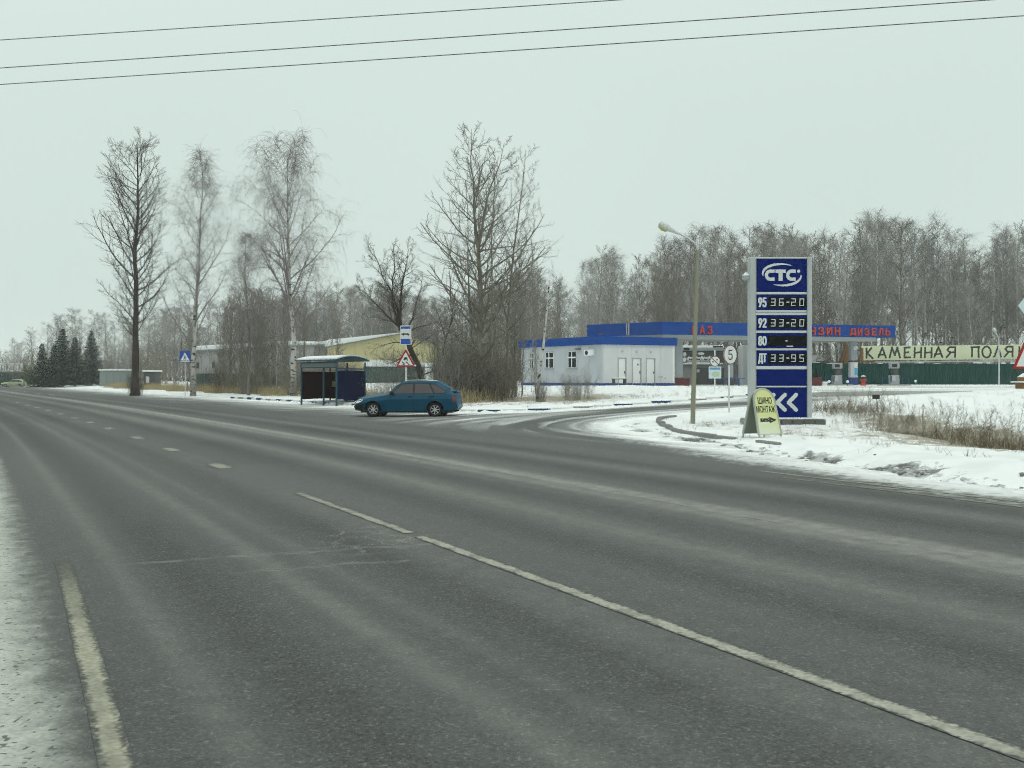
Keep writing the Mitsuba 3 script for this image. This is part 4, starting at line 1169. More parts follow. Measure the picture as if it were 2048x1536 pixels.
def car_body(cut):
    xs = np.unique(np.concatenate([SA[:, 0], np.linspace(0, 4.12, 60)]))
    rows = []
    for x in xs:
        zb, zs, zt, ws, wb, wt = car_section(x)
        half = [(0, zb)] + [(ws * 0.93, zb)]
        for u in (0.06, 0.2, 0.4, 0.6, 0.70, 0.8, 0.9, 1.0):
            z = zb + (zs - zb) * u
            half.append((car_y(x, z), z))
        for u in (0.25, 0.5, 0.75, 1.0):
            z = zs + (zt - 0.035 - zs) * u
            half.append((car_y(x, z), z))
        half += [(wt * 0.9, zt - 0.012), (wt * 0.5, zt + 0.002), (0, zt + 0.008)]
        ring = half + [(-a, b) for a, b in half[-2:0:-1]]
        rows.append([(x, a, b) for a, b in ring])
    R = np.array(rows)
    n, k, _ = R.shape
    v = np.vstack([R.reshape(-1, 3), R[0].mean(0)[None], R[-1].mean(0)[None]])
    f = []
    for i in range(n - 1):
        for j in range(k):
            a, b, c, d = i * k + j, i * k + (j + 1) % k, (i + 1) * k + (j + 1) % k, (i + 1) * k + j
            f += [(a, b, c), (a, c, d)]
    for j in range(k):
        f += [(j, n * k, (j + 1) % k), ((n - 1) * k + j, (n - 1) * k + (j + 1) % k, n * k + 1)]
    m = trimesh.Trimesh(v, np.array(f), process=False)
    if m.volume < 0:
        m.invert()
    A = manifold3d.Manifold(manifold3d.Mesh(m.vertices.astype(np.float32), m.faces.astype(np.uint32)))
    for c in cut:
        A = A - c
    q = A.to_mesh()
    return trimesh.Trimesh(q.vert_properties[:, :3], q.tri_verts, process=False)


def car_side(pts, side, off, sub=6):
    """A panel on the body's side through the (x, z) outline, off metres proud of it."""
    poly = Polygon(pts)
    b = poly.bounds
    cells = []
    xs = np.linspace(b[0], b[2], max(2, int((b[2] - b[0]) / 0.06)))
    zs = np.linspace(b[1], b[3], max(2, int((b[3] - b[1]) / 0.05)))
    V, Fc = [], []
    for i in range(len(xs) - 1):
        for j in range(len(zs) - 1):
            c = poly.intersection(sbox(xs[i], zs[j], xs[i + 1], zs[j + 1]))
            for g in getattr(c, 'geoms', [c]):
                if g.geom_type != 'Polygon' or g.area < 1e-7:
                    continue
                q = list(g.exterior.coords)[:-1]
                o = len(V)
                V += [(x, side * (car_y(x, z) + off), z) for x, z in q]
                Fc += [(o, o + k, o + k + 1) for k in range(1, len(q) - 1)]
    m = trimesh.Trimesh(np.array(V), np.array(Fc), process=False)
    m.merge_vertices()
    n = m.face_normals[:, 1].mean()
    if n * side < 0:
        m.invert()
    return m


WX = (0.80, 3.24)
WR, WY = 0.275, 0.70


def mcyl(x, z, r, y0, y1):
    c = manifold3d.Manifold.cylinder(y1 - y0, r, r, 40).rotate((-90, 0, 0)).translate((x, y0, z))
    return c


def make_car(key, o, yaw, paintkey, full=True):
    """Front at local -x. Built once per car, all in its own frame."""
    def put(name, m, b, smooth=30, parent=None, label=None):
        q = m.copy()
        q.apply_translation((-2.06, 0, 0))
        return part(parent or key, name, place(q, o, yaw), b, smooth, label)
    cuts = [mcyl(x, WR + 0.012, 0.33, s0, s1) for x in WX for s0, s1 in ((-1.2, -0.52), (0.52, 1.2))]
    put('body', car_body(cuts), paintkey, 16)
    lin = join(*[cyl((x, -0.53, WR), (x, 0.53, WR), 0.35, n=24) for x in WX], bx(0.3, 3.9, -0.7, 0.7, 0.15, 0.26))
    put('underbody', lin, 'car_black', 30)
    side_w = {'front_side_window': [(1.585, 0.905), (1.60, 0.93), (1.915, 1.235), (2.03, 1.262), (2.36, 1.275), (2.375, 0.905)],
              'rear_side_window': [(2.435, 0.905), (2.43, 1.277), (2.97, 1.268), (3.17, 0.915)],
              'quarter_window': [(3.235, 0.92), (3.05, 1.262), (3.20, 1.247), (3.31, 1.205), (3.64, 0.975), (3.62, 0.935)]}
    fr = [(1.50, 0.885), (1.87, 1.255), (1.99, 1.295), (2.4, 1.308), (3.0, 1.302), (3.24, 1.272), (3.70, 0.965), (3.66, 0.895), (2.4, 0.882)]
    for s in (-1, 1):
        k = put('window_surround', car_side(fr, s, 0.003), 'car_black', 40)
        for nm, pts in side_w.items():
            put(nm, car_side(pts, s, 0.007), 'car_glass', 40)
        put('body_moulding', car_side([(1.18, 0.485), (2.40, 0.485), (2.40, 0.535), (1.18, 0.535)], s, 0.014), paintkey, 40)
        put('body_moulding', car_side([(2.44, 0.485), (2.88, 0.485), (2.88, 0.535), (2.44, 0.535)], s, 0.014), paintkey, 40)
        put('sill', car_side([(1.17, 0.215), (2.86, 0.215), (2.86, 0.27), (1.17, 0.27)], s, 0.012), paintkey, 40)
        for a in (2.28, 3.10):
            put('door_handle', place(rbx(-0.10, 0.10, -0.012, 0.012, -0.018, 0.018, 0.008), (a, s * (car_y(a, 0.78) + 0.012), 0.78)), 'car_black')
        for pts in ([(1.49, 0.28), (1.50, 0.28), (1.50, 0.89), (1.49, 0.89)], [(2.402, 0.28), (2.412, 0.28), (2.412, 0.89), (2.402, 0.89)], [(2.90, 0.62), (2.912, 0.62), (3.20, 0.90), (3.188, 0.90)]):
            put('door_gap', car_side(pts, s, 0.0025), 'car_black', 40)
        put('crease', car_side([(0.55, 0.655), (3.95, 0.665), (3.95, 0.680), (0.55, 0.670)], s, 0.004), paintkey, 40)
        put('mirror', place(rbx(-0.07, 0.08, -0.09, 0.09, -0.065, 0.065, 0.03), (1.56, s * 0.90, 0.93)), 'car_black')
        put('headlight', car_side([(0.075, 0.50), (0.13, 0.60), (0.26, 0.685), (0.40, 0.66), (0.34, 0.575)], s, 0.012), 'lamp_clear', 40)
        put('front_bumper', car_side([(0.02, 0.36), (0.03, 0.47), (0.10, 0.515), (0.46, 0.50), (0.455, 0.30), (0.50, 0.24), (0.10, 0.24)], s, 0.010), 'car_black', 40)
        put('rear_bumper', car_side([(3.62, 0.30), (3.63, 0.49), (4.11, 0.49), (4.11, 0.37), (4.03, 0.28)], s, 0.010), paintkey, 40)
        put('tail_light', car_side([(3.945, 0.56), (3.90, 0.80), (4.02, 0.80), (4.08, 0.58)], s, 0.010), 'lamp_tail', 40)
        for x in WX:   # arch lips
            a = np.linspace(-0.15, math.pi + 0.15, 30)
            ring = [(x + 0.385 * math.cos(t), WR + 0.02 + 0.385 * math.sin(t)) for t in a] + [(x + 0.332 * math.cos(t), WR + 0.012 + 0.332 * math.sin(t)) for t in a[::-1]]
            put('arch_lip', car_side(ring, s, 0.016), paintkey, 40)
    put('front_grille', rbx(-0.012, 0.03, -0.5, 0.5, 0.36, 0.50, 0.01), 'car_black')
    put('headlight_bar', rbx(0.03, 0.09, -0.62, 0.62, 0.52, 0.60, 0.02), 'lamp_clear')
    put('number_plate', bx(-0.025, -0.013, -0.26, 0.26, 0.38, 0.47), 'white')
    q = [(1.43, 0.955), (1.66, 1.178), (1.90, 1.333)]
    V, Fc = [], []
    for i, (x, z) in enumerate(q):
        for y in (-0.56 + 0.02 * i, 0.56 - 0.02 * i):
            V.append((x - 0.008, y, z + 0.006))
    for i in range(2):
        Fc += [(2 * i, 2 * i + 2, 2 * i + 1), (2 * i + 1, 2 * i + 2, 2 * i + 3)]
    put('windscreen', trimesh.Trimesh(np.array(V), np.array(Fc), process=False), 'car_glass', False)
    V = np.array([(3.36, y, 1.345) for y in (-0.52, 0.52)] + [(3.81, y, 1.083) for y in (-0.57, 0.57)])
    put('rear_window', trimesh.Trimesh(V, [(0, 1, 2), (1, 3, 2)], process=False), 'car_glass', False)
    put('spoiler', rbx(3.84, 4.10, -0.62, 0.62, 0.962, 1.0, 0.015), paintkey)
    put('roof_snow', ext(Polygon([(1.98, 1.405), (2.6, 1.4155), (3.22, 1.388), (3.15, 1.40), (2.6, 1.437), (2.05, 1.425)]), -0.5, 1.0), 'snow', 30)
    put('exhaust', cyl((3.9, -0.4, 0.24), (4.12, -0.4, 0.23), 0.025), 'car_black')
    for x in WX:
        for s in (-1, 1):
            wk = fresh(f'{key}__wheel')
            a = np.linspace(0, 2 * np.pi, 40, endpoint=False)
            pf = np.array([(0.18, -0.085), (0.25, -0.088), (0.268, -0.07), (0.275, -0.03), (0.275, 0.03), (0.268, 0.07), (0.25, 0.088), (0.18, 0.085)])
            ring = np.stack([np.stack([x + pf[:, 0] * math.cos(t), s * WY + pf[:, 1], WR + pf[:, 0] * math.sin(t)], 1) for t in a])
            n, kk = 40, len(pf)
            fcs = []
            for i in range(n):
                for j in range(kk):
                    p0, p1, p2, p3 = i * kk + j, i * kk + (j + 1) % kk, ((i + 1) % n) * kk + (j + 1) % kk, ((i + 1) % n) * kk + j
                    fcs += [(p0, p1, p2), (p0, p2, p3)]
            ty = trimesh.Trimesh(ring.reshape(-1, 3), fcs, process=False)
            if ty.volume < 0:
                ty.invert()
            put('tyre', ty, 'tyre_rubber', 40, wk)
            put('wheel_well', cyl((x, s * 0.60, WR), (x, s * 0.66, WR), 0.21, n=24), 'car_black', 30, wk)
            ph = 0.3 * x
            yo = s * (WY + 0.062)
            sp = [Point(0, 0).buffer(0.185).difference(Point(0, 0).buffer(0.168)), Point(0, 0).buffer(0.055)]
            for i in range(7):
                t = ph + i * 2 * math.pi / 7
                sp.append(LineString([(0.03 * math.cos(t), 0.03 * math.sin(t)), (0.175 * math.cos(t), 0.175 * math.sin(t))]).buffer(0.017))
            m = ext(unary_union(sp), -0.012, 0.024)
            m.apply_translation((x, yo, WR))
            put('rim', m, 'alloy', 30, wk)


CARY = 40.6
c0 = at(817.5, 800, CARY)
key = thing('hatchback_car', 'blue green five door hatchback crossing the road mouth by the bus stop', 'car')
make_car(key, np.array([c0[0], c0[1], float(base_h(c0[0], c0[1])) + 0.005]), -5.0, 'car_paint')
g = foot(28, 186)
key = thing('hatchback_car', 'pale green car parked far off before the white banner', 'car')
make_car(key, g + [0, 0, 0.02], 8.0, 'car_pale')

# ---------------------------------------------------------------- bus shelter
pproc('shelter_blue', worn((0.002, 0.007, 0.040), 0.12, 2, (0.02, 0.025, 0.05)), 0.7, 0.05)
paint('shelter_teal', (0.022, 0.075, 0.115), 0.55, 0.2)
dproc('shelter_maroon', worn((0.05, 0.018, 0.018), 0.35, 3, (0.02, 0.014, 0.014)))
paint('paper_yellow', (0.45, 0.46, 0.22), 0.7)
paint('paper_white', (0.50, 0.50, 0.48), 0.7)
SHY = 57.0
sh = thing('bus_shelter', 'dark blue bus shelter with snow on its curved roof and notices inside', 'bus shelter')
pA = foot(603, SHY); pB = foot(674, SHY - 2.9); pD = foot(730, SHY + 0.6)
ZB = max(pA[2], pB[2]) 
ex = (pB - pA)[:2]; LX = np.linalg.norm(ex); ex /= LX                 # along the road side front
ey = (pD - pB)[:2]; LYY = np.linalg.norm(ey); ey /= LYY               # from the front to the back at the near end
U = lambda a, b: np.array([*(pA[:2] + ex * a + ey * b), 0.0])
HP = 2.42


def sh_post(a, b, r=0.04, bsdf='shelter_teal'):
    q = U(a, b)
    return part(sh, 'post', cyl((q[0], q[1], ZB - 0.3), (q[0], q[1], ZB + HP), r, n=10), bsdf, True)


def sh_panel(a0, b0, a1, b1, z0, z1, bsdf, name='panel', th=0.03, parent=None):
    p, q = U(a0, b0), U(a1, b1)
    d = q - p
    L = np.linalg.norm(d)
    yaw = math.degrees(math.atan2(d[1], d[0]))
    return part(parent or sh, name, place(bx(0, L, -th / 2, th / 2, ZB + z0, ZB + z1), p, yaw), bsdf)


for a, b in ((0.0, 0), (LX - 0.05, 0), (0.0, LYY), (LX, LYY), (LX * 0.5, LYY)):
    sh_post(a, b, 0.05)
sh_post(LX * 0.62, LYY * 0.02, 0.05)
NB = 5
for i in range(NB):      # back wall boards
    bk = sh_panel(LX * i / NB + 0.01, LYY - 0.05, LX * (i + 1) / NB - 0.01, LYY - 0.05, 0.36, 1.9, 'shelter_maroon', 'back_panel')
sh_panel(LX, 0.85, LX, LYY - 0.02, 0.32, 1.95, 'shelter_blue', 'side_panel')
sh_panel(LX, 0.05, LX, 0.84, 0.40, 1.93, 'shelter_blue', 'side_panel')
sh_panel(0, 0.1, 0, LYY - 0.02, 0.36, 1.9, 'shelter_maroon', 'side_panel')
paint('valance_pale', (0.13, 0.155, 0.14), 0.5)
sh_panel(0, -0.02, LX, -0.02, HP - 0.28, HP - 0.08, 'valance_pale', 'front_valance', 0.02)
sh_panel(0, -0.02, LX, -0.02, HP - 0.34, HP - 0.282, 'shelter_teal', 'valance_rail', 0.05)
sh_panel(0, -0.02, LX, -0.02, HP - 0.078, HP - 0.0, 'shelter_teal', 'valance_rail', 0.05)
sh_panel(LX + .02, 0.0, LX + .02, LYY, HP - 0.42, HP - 0.34, 'shelter_teal', 'cross_bar')
# the curved roof: an arc from front to back, extruded along the shelter
n = 12
arc = [(-0.35 + (LYY + 0.6) * i / n, HP + 0.02 + 0.29 * math.sin(math.pi * (0.10 + 0.8 * i / n))) for i in range(n + 1)]


def roof_sheet(up, lo, a0, a1, name, bsdf, trim=0.0):
    V = []
    for a in (a0, a1):
        for b, z in arc:
            V.append((*U(a, b)[:2], ZB + z + up))
        for b, z in arc[::-1]:
            V.append((*U(a, b)[:2], ZB + z + lo))
    k = 2 * (n + 1)
    Fc = []
    for j in range(k):
        p0, p1, p2, p3 = j, (j + 1) % k, k + (j + 1) % k, k + j
        Fc += [(p0, p1, p2), (p0, p2, p3)]
    for i in range(n):
        for o in (0, k):
            q = [o + i, o + i + 1, o + k - 2 - i, o + k - 1 - i]
            Fc += [(q[0], q[1], q[2]), (q[0], q[2], q[3])]
    return part(sh, name, trimesh.Trimesh(np.array(V), Fc, process=False), bsdf, False)


rk = roof_sheet(0.0, -0.06, -0.25, LX + 0.3, 'roof', 'shelter_teal')
roof_sheet(0.07, 0.003, -0.22, LX + 0.24, 'roof_snow', 'snow')
bt = part(sh, 'bench', place(rbx(0, 1.5, -0.2, 0.2, ZB + 0.44, ZB + 0.49), U(LX * 0.60, LYY * 0.7), math.degrees(math.atan2(ex[1], ex[0]))), 'wood_old')
for q in (0.72, 0.95):
    p = U(LX * q, LYY * 0.7)
    part(bt, 'leg', bx(p[0] - 0.06, p[0] + 0.06, p[1] - 0.15, p[1] + 0.15, ZB - 0.1, ZB + 0.44), 'dark_grey')
sh_panel(LX * 0.07, LYY - 0.08, LX * 0.07 + 0.55, LYY - 0.08, 1.02, 1.36, 'paper_yellow', 'notice', 0.01)
sh_panel(LX * 0.07 + 0.72, LYY - 0.08, LX * 0.07 + 1.05, LYY - 0.08, 1.05, 1.6, 'paper_white', 'notice', 0.01)

# ---------------------------------------------------------------- long warehouse and yellow gable building
dproc('ware_grey', worn((0.34, 0.335, 0.33), 0.3, 0.4, (0.2, 0.19, 0.18), 1))
dproc('ware_dark', worn((0.20, 0.20, 0.195), 0.3, 0.4, (0.12, 0.12, 0.11), 1))
dproc('gable_yellow', worn((0.49, 0.45, 0.25), 0.2, 0.5, (0.34, 0.31, 0.2), 1))
paint('fence_teal', (0.025, 0.075, 0.075), 0.7, 0.1)
wh = thing('long_warehouse', 'long grey warehouse with snow along its eaves behind the roadside saplings', 'warehouse')
a, b = np.array([(388 - 1024) / F * 172, 172.0]), np.array([(652 - 1024) / F * 138, 138.0])
L = np.linalg.norm(b - a)
yaw = math.degrees(math.atan2(b[1] - a[1], b[0] - a[0]))
za = EYE + (HZ - 705) / F * 172
w = Builder(wh, (a[0], a[1], 0), yaw)
nbay = 14
for i in range(nbay):
    x0, x1 = L * i / nbay, L * (i + 1) / nbay
    k = w('wall_panel', bx(x0 + 0.03, x1 - 0.03, 0, 12, 0.5, za), 'ware_grey' if i % 5 != 3 else 'ware_dark')
    if i % 2 == 0:
        w('window', bx(x0 + 1.0, x1 - 1.0, -0.02, 0.03, 3.2, 4.2), 'glass_dark')
    w('pilaster', bx(x0 - 0.12, x0 + 0.12, -0.12, 0, 0.5, za - 0.02), 'ware_grey')
w('roof', ext(Polygon([(-0.2, za), (L + 0.2, za), (L + 0.2, za + 0.25), (-0.2, za + 0.25)]), -0.35, 12.5), 'ware_dark')
w('roof_snow', rbx(-0.15, L * 0.74, -0.32, 12, za + 0.253, za + 1.05, 0.15), 'snow')
w('roof_snow', rbx(L * 0.74 + 0.03, L + 0.1, 0.6, 12, za + 0.253, za + 0.7, 0.1), 'snow')
yb = thing('yellow_gable_building', 'yellow gabled building with snowy roof behind the leaning willow', 'building')
YY = 135.0
gx = lambda px, Y=YY: (px - 1024) / F * Y
gzz = lambda py, Y=YY: EYE - (py - HZ) / F * Y
pts = [(gx(654), 0.4), (gx(884), 0.4), (gx(884), gzz(693)), (gx(800), gzz(668.5)), (gx(654), gzz(694.5))]
w = Builder(yb, (0, 0, 0), 0)
nbd = 12
for i in range(nbd):
    x0, x1 = gx(654) + (gx(884) - gx(654)) * i / nbd, gx(654) + (gx(884) - gx(654)) * (i + 1) / nbd
    g_ = Polygon(pts).intersection(sbox(x0 + 0.012, 0, x1 - 0.012, 30))
    w('wall_panel', ext(g_, YY, 0.2), 'gable_yellow')
w('wall_core', ext(Polygon(pts).buffer(-0.03), YY + 0.1, 17.0), 'gable_yellow')
w('roof', ext(Polygon([(gx(648), gzz(696)), (gx(800), gzz(668.5)), (gx(890), gzz(694.5)), (gx(890), gzz(693)), (gx(800), gzz(667)), (gx(648), gzz(694.3))]), YY - 0.4, 18), 'ware_dark')
sl = lambda px: 694.3 + (667 - 694.3) * (px - 648) / 152
w('roof_snow', ext(Polygon([(gx(650), gzz(sl(650)) + .003), (gx(798), gzz(sl(798)) + .003), (gx(798), gzz(sl(798)) + 0.12), (gx(660), gzz(679)), (gx(650), gzz(682))]), YY - 0.2, 17), 'snow')
for i in range(4):
    w('sign_letter', ext(sbox(gx(862.5 + i * 6), gzz(721), gx(866 + i * 6), gzz(711)).union(sbox(gx(862.5 + i * 6), gzz(713.5), gx(867.2 + i * 6), gzz(711))), YY - 0.05, 0.045), 'sign_letter_yellow')
paint('sign_letter_yellow', (0.66, 0.52, 0.05), 0.5)
w('door', ext(sbox(gx(853), 0.5, gx(872), gzz(735)), YY - 2, 0.05), 'frame_white')
lean_to = thing('teal_lean_to', 'teal fenced annex with snow covered roof beside the bus shelter', 'shed')
w = Builder(lean_to, (0, 0, 0), 0)
Y2 = 118.0
w('roof_snow', ext(Polygon([(gx(728, Y2), gzz(733, Y2)), (gx(884, Y2), gzz(733.5, Y2)), (gx(884, Y2), gzz(727, Y2)), (gx(728, Y2), gzz(719, Y2))]), Y2 - 0.3, 6), 'snow')
for i in range(9):
    xa_, xb_ = gx(728, Y2) + (gx(884, Y2) - gx(728, Y2)) * i / 9, gx(728, Y2) + (gx(884, Y2) - gx(728, Y2)) * (i + 1) / 9
    w('fence_panel', bx(xa_ + 0.01, xb_ - 0.01, Y2, Y2 + 0.05, 0.3, gzz(735, Y2)), 'fence_teal' if i != 7 else 'frame_white')
w('top_rail', bx(gx(727, Y2), gx(885, Y2), Y2 - 0.06, Y2 + 0.06, gzz(735.2, Y2), gzz(732.9, Y2)), 'fence_teal')
fen = thing('old_green_fence', 'low green fence below the long warehouse among saplings', 'fence')
Y3 = 112.0
for i in range(16):
    xa_ = gx(392 + i * 16.5, Y3); xb_ = gx(392 + (i + 1) * 16.5, Y3)
    part(fen, 'panel', bx(xa_ + 0.015, xb_ - 0.015, Y3, Y3 + 0.04, 0.0, gzz(747, Y3)), 'fence_teal')

# far left: shed, kiosk, banner
dproc('shed_grey', worn((0.22, 0.26, 0.26), 0.3, 0.6, (0.14, 0.15, 0.15), 1))
key = thing('far_shed', 'low grey green shed with white snow roof right of the spruces', 'shed')
Y4 = 160.0
w = Builder(key, (0, 0, 0), 0)
for i in range(4):
    w('wall_panel', bx(gx(199 + 14 * i, Y4) + 0.02, gx(213 + 14 * i, Y4) - 0.02, Y4, Y4 + 4, 0.3, gzz(741.5, Y4)), 'shed_grey')
w('roof_snow', rbx(gx(197, Y4), gx(257, Y4), Y4 - 0.3, Y4 + 4.3, gzz(741.4, Y4), gzz(738.6, Y4), 0.08), 'snow')
key = thing('far_kiosk', 'small dark kiosk with snowy roof and pale window right of the big bare tree', 'kiosk')
Y4 = 120.0
w = Builder(key, (0, 0, 0), 0)
w('wall', bx(gx(287, Y4), gx(310, Y4), Y4, Y4 + 2, 0.0, gzz(744, Y4)), 'dark_grey')
w('roof_snow', rbx(gx(285.5, Y4), gx(312, Y4), Y4 - 0.3, Y4 + 2.3, gzz(743.9, Y4), gzz(740.2, Y4), 0.06), 'snow')
w('window', rbx(gx(292, Y4), gx(298.5, Y4), Y4 - 0.05, Y4 + 0.0, gzz(766, Y4), gzz(753, Y4), 0.02), 'panel_grey')
key = thing('far_banner', 'white banner with dark illegible lettering far off at the left', 'banner')
Y4 = 205.0
w = Builder(key, (0, 0, 0), 0)
w('sheet', bx(gx(-30, Y4), gx(45, Y4), Y4, Y4 + 0.05, gzz(743, Y4), gzz(726, Y4)), 'white')
for i, (p0, p1) in enumerate(((-20, -17), (-14, -10), (-8, -6), (-3, -1), (2, 4.5), (8, 10), (13, 16), (20, 22), (26, 28), (32, 33.5), (37, 40))):
    w('letter', bx(gx(p0, Y4), gx(p1, Y4), Y4 - 0.02, Y4 - 0.002, gzz(740, Y4), gzz(729 + 2 * (i % 2), Y4)), 'frame_grey')
for px in (-28, 8, 43):
    w('post', bx(gx(px, Y4) - 0.1, gx(px, Y4) + 0.1, Y4 + 0.06, Y4 + 0.26, 0.3, gzz(727, Y4)), 'wood_old')
fen = thing('far_green_fence', 'dark green fence under the white banner far left', 'fence')
Y4 = 203.0
for i in range(8):
    part(fen, 'panel', bx(gx(-40 + 13 * i, Y4) + 0.02, gx(-27 + 13 * i, Y4) - 0.02, Y4, Y4 + 0.05, 0.2, gzz(744.5, Y4)), 'fence_green')

# ---------------------------------------------------------------- bark
def snowy(n, p, a, b, k):
    return smoothstep(0.55, 0.9, n.z) * smoothstep(a, b, noise(p.x * 9, p.y * 9, p.z * 9)) * k


def birch_bark_fn(p, n, uv):
    m = noise(p.x * 5, p.y * 5, p.z * 9)
    m2 = noise(p.x * 2.2 + 5, p.y * 2.2, p.z * 3.1)
    k = smoothstep(0.60, 0.70, m * 0.62 + m2 * 0.38)
    low = smoothstep(2.4, 0.3, p.z + 1.5 * (m2 - 0.5))
    c = mix((0.58, 0.57, 0.54), (0.36, 0.35, 0.33), m2)
    return mix(mix(c, (0.035, 0.032, 0.03), k), (0.05, 0.045, 0.04), low * (0.35 + 0.5 * m))


def bark_fn(c):
    def fn(p, n, uv):
        a = fbm(p.x * 7, p.y * 7, p.z * 2.2, 3)
        return mix(mi.Color3f(*c) * (0.55 + 0.9 * a), (0.55, 0.58, 0.58), snowy(n, p, 0.45, 0.7, 0.6))
    return fn


dproc('birch_bark', birch_bark_fn)
dproc('bark_grey', bark_fn((0.20, 0.19, 0.155)))
dproc('bark_dark', bark_fn((0.062, 0.054, 0.045)))
dproc('bark_brown', bark_fn((0.17, 0.152, 0.13)))


def twig_fn(c):
    def fn(p, n, uv):
        return mix(mi.Color3f(*c), (0.50, 0.52, 0.52), snowy(n, p, 0.42, 0.66, 0.6))
    return fn


dproc('twig_birch', twig_fn((0.24, 0.215, 0.205)))
dproc('twig_grey', twig_fn((0.21, 0.195, 0.17)))
dproc('twig_poplar', twig_fn((0.15, 0.14, 0.115)))
dproc('twig_light', twig_fn((0.36, 0.345, 0.33)))
dproc('twig_mauve', twig_fn((0.225, 0.212, 0.205)))
dproc('twig_dark', twig_fn((0.15, 0.136, 0.115)))
dproc('twig_wood', twig_fn((0.205, 0.203, 0.192)))
dproc('twig_olive', twig_fn((0.215, 0.20, 0.155)))


# ---------------------------------------------------------------- growing bare trees, level by level
def unit(v):
    return v / (np.linalg.norm(v, axis=-1, keepdims=True) + 1e-12)


def sample(P, R, idx, u):
    M = P.shape[1]
    s = np.clip(u * (M - 1), 0, M - 1.001)
    i = s.astype(int)
    fr = (s - i)[:, None]
    a, b = P[idx, i], P[idx, i + 1]
    return a + (b - a) * fr, R[idx, i] * (1 - fr[:, 0]) + R[idx, i + 1] * fr[:, 0], unit(b - a)


def shoots(rng, P, R, plen, n, f, angle, ratio, seg, wander, trop, prof=None, rfac=0.62, rmin=0.004, sd=0.25, spread=9, droop=0.0, taper=0.25, rl=0.013):
    """n side shoots for every branch of (P, R); returns their polylines, radii and lengths."""
    N = len(P)
    idx = np.repeat(np.arange(N), n)
    k = np.tile(np.arange(n), N)
    u = f[0] + (f[1] - f[0]) * (k + rng.uniform(0.05, 0.95, N * n)) / n
    base, r0, t = sample(P, R, idx, u)
    L = plen[idx] * ratio * (prof((u - f[0]) / (f[1] - f[0])) if prof else (1.15 - 0.65 * u)) * np.exp(rng.normal(0, sd, N * n))
    az = k * 2.4 + rng.uniform(0, 6.28, N)[idx] + rng.normal(0, 0.5, N * n)
    side = unit(np.cross(t, np.where(np.abs(t[:, 2:]) < 0.9, [0, 0, 1.0], [1.0, 0, 0])))
    side2 = np.cross(t, side)
    a = np.radians(angle + rng.normal(0, spread, N * n))[:, None]
    d = unit(t * np.cos(a) + (side * np.cos(az)[:, None] + side2 * np.sin(az)[:, None]) * np.sin(a))
    pts = [base]
    st = (L / seg)[:, None]
    for q in range(seg):
        d = unit(d + rng.normal(0, wander, d.shape) + np.array([0, 0, trop - droop * (q + 1) / seg]))
        pts.append(pts[-1] + d * st)
    r = np.minimum(r0 * rfac, rl * L + 0.003)
    r = np.maximum(r, rmin)
    RR = np.maximum(r[:, None] * (1 - (1 - taper) * np.linspace(0, 1, seg + 1)[None]), rmin * 0.8)
    return np.stack(pts, 1), RR, L


def trunk_line(rng, pts, r0, r1, M=14, wob=0.06):
    """A trunk through the given points, with a little wander of its own."""
    q = np.array(pts, float)
    s = np.r_[0, np.cumsum(np.linalg.norm(np.diff(q, axis=0), axis=1))]
    u = np.linspace(0, s[-1], M)
    P = np.stack([np.interp(u, s, q[:, k]) for k in range(3)], 1)
    w = np.cumsum(rng.normal(0, wob, (M, 3)), 0)
    w -= np.linspace(0, 1, M)[:, None] * w[-1] * 0.5 + w[0]
    w[:, 2] = 0
    P += w * np.minimum(1, np.linspace(0, 4, M))[:, None]
    R = r0 + (r1 - r0) * np.linspace(0, 1, M) ** 0.8
    R[0] *= 1.25
    return P[None], R[None], np.array([s[-1]])


def merge(*parts):
    vs, fs, o = [], [], 0
    for v, f in parts:
        vs.append(v); fs.append(f + o); o += len(v)
    return np.vstack(vs), np.vstack(fs)


def as_mesh(vf):
    return trimesh.Trimesh(vf[0], vf[1], process=False)


def poplar(rng, trunk, W, f=(0.2, 0.985), n=(60, 9, 6), angle=52, trop=0.10, twig=0.0075, prof=None, wander=0.10, rmin=0.008, lims=(0.36, 0.42), seg=6, rl=0.013):
    """Stout trunk, limbs sweeping upward. W: longest limb in metres."""
    P, R, L = trunk
    prof = prof or (lambda u: 0.62 + 0.5 * np.sin(np.pi * np.clip(u * 1.15, 0, 1)) - 0.62 * u ** 2.2)
    a = shoots(rng, P, R, np.full(1, W), n[0], f, angle, 1.0, seg, wander, trop, prof, 0.55, rmin * 1.3, rl=rl, sd=0.13)
    b = shoots(rng, *a, n[1], (0.18, 0.98), 42, lims[0], 4, wander * 1.2, trop * 0.9, None, 0.6, rmin)
    c = shoots(rng, *b, n[2], (0.15, 1.0), 38, lims[1], 3, wander * 1.2, trop * 0.8, None, 0.7, twig)
    wood = merge(tubes(P, R, 12), tubes(a[0], a[1], 5))
    return wood, merge(tubes(b[0], b[1], 4), tubes(c[0], c[1], 3))


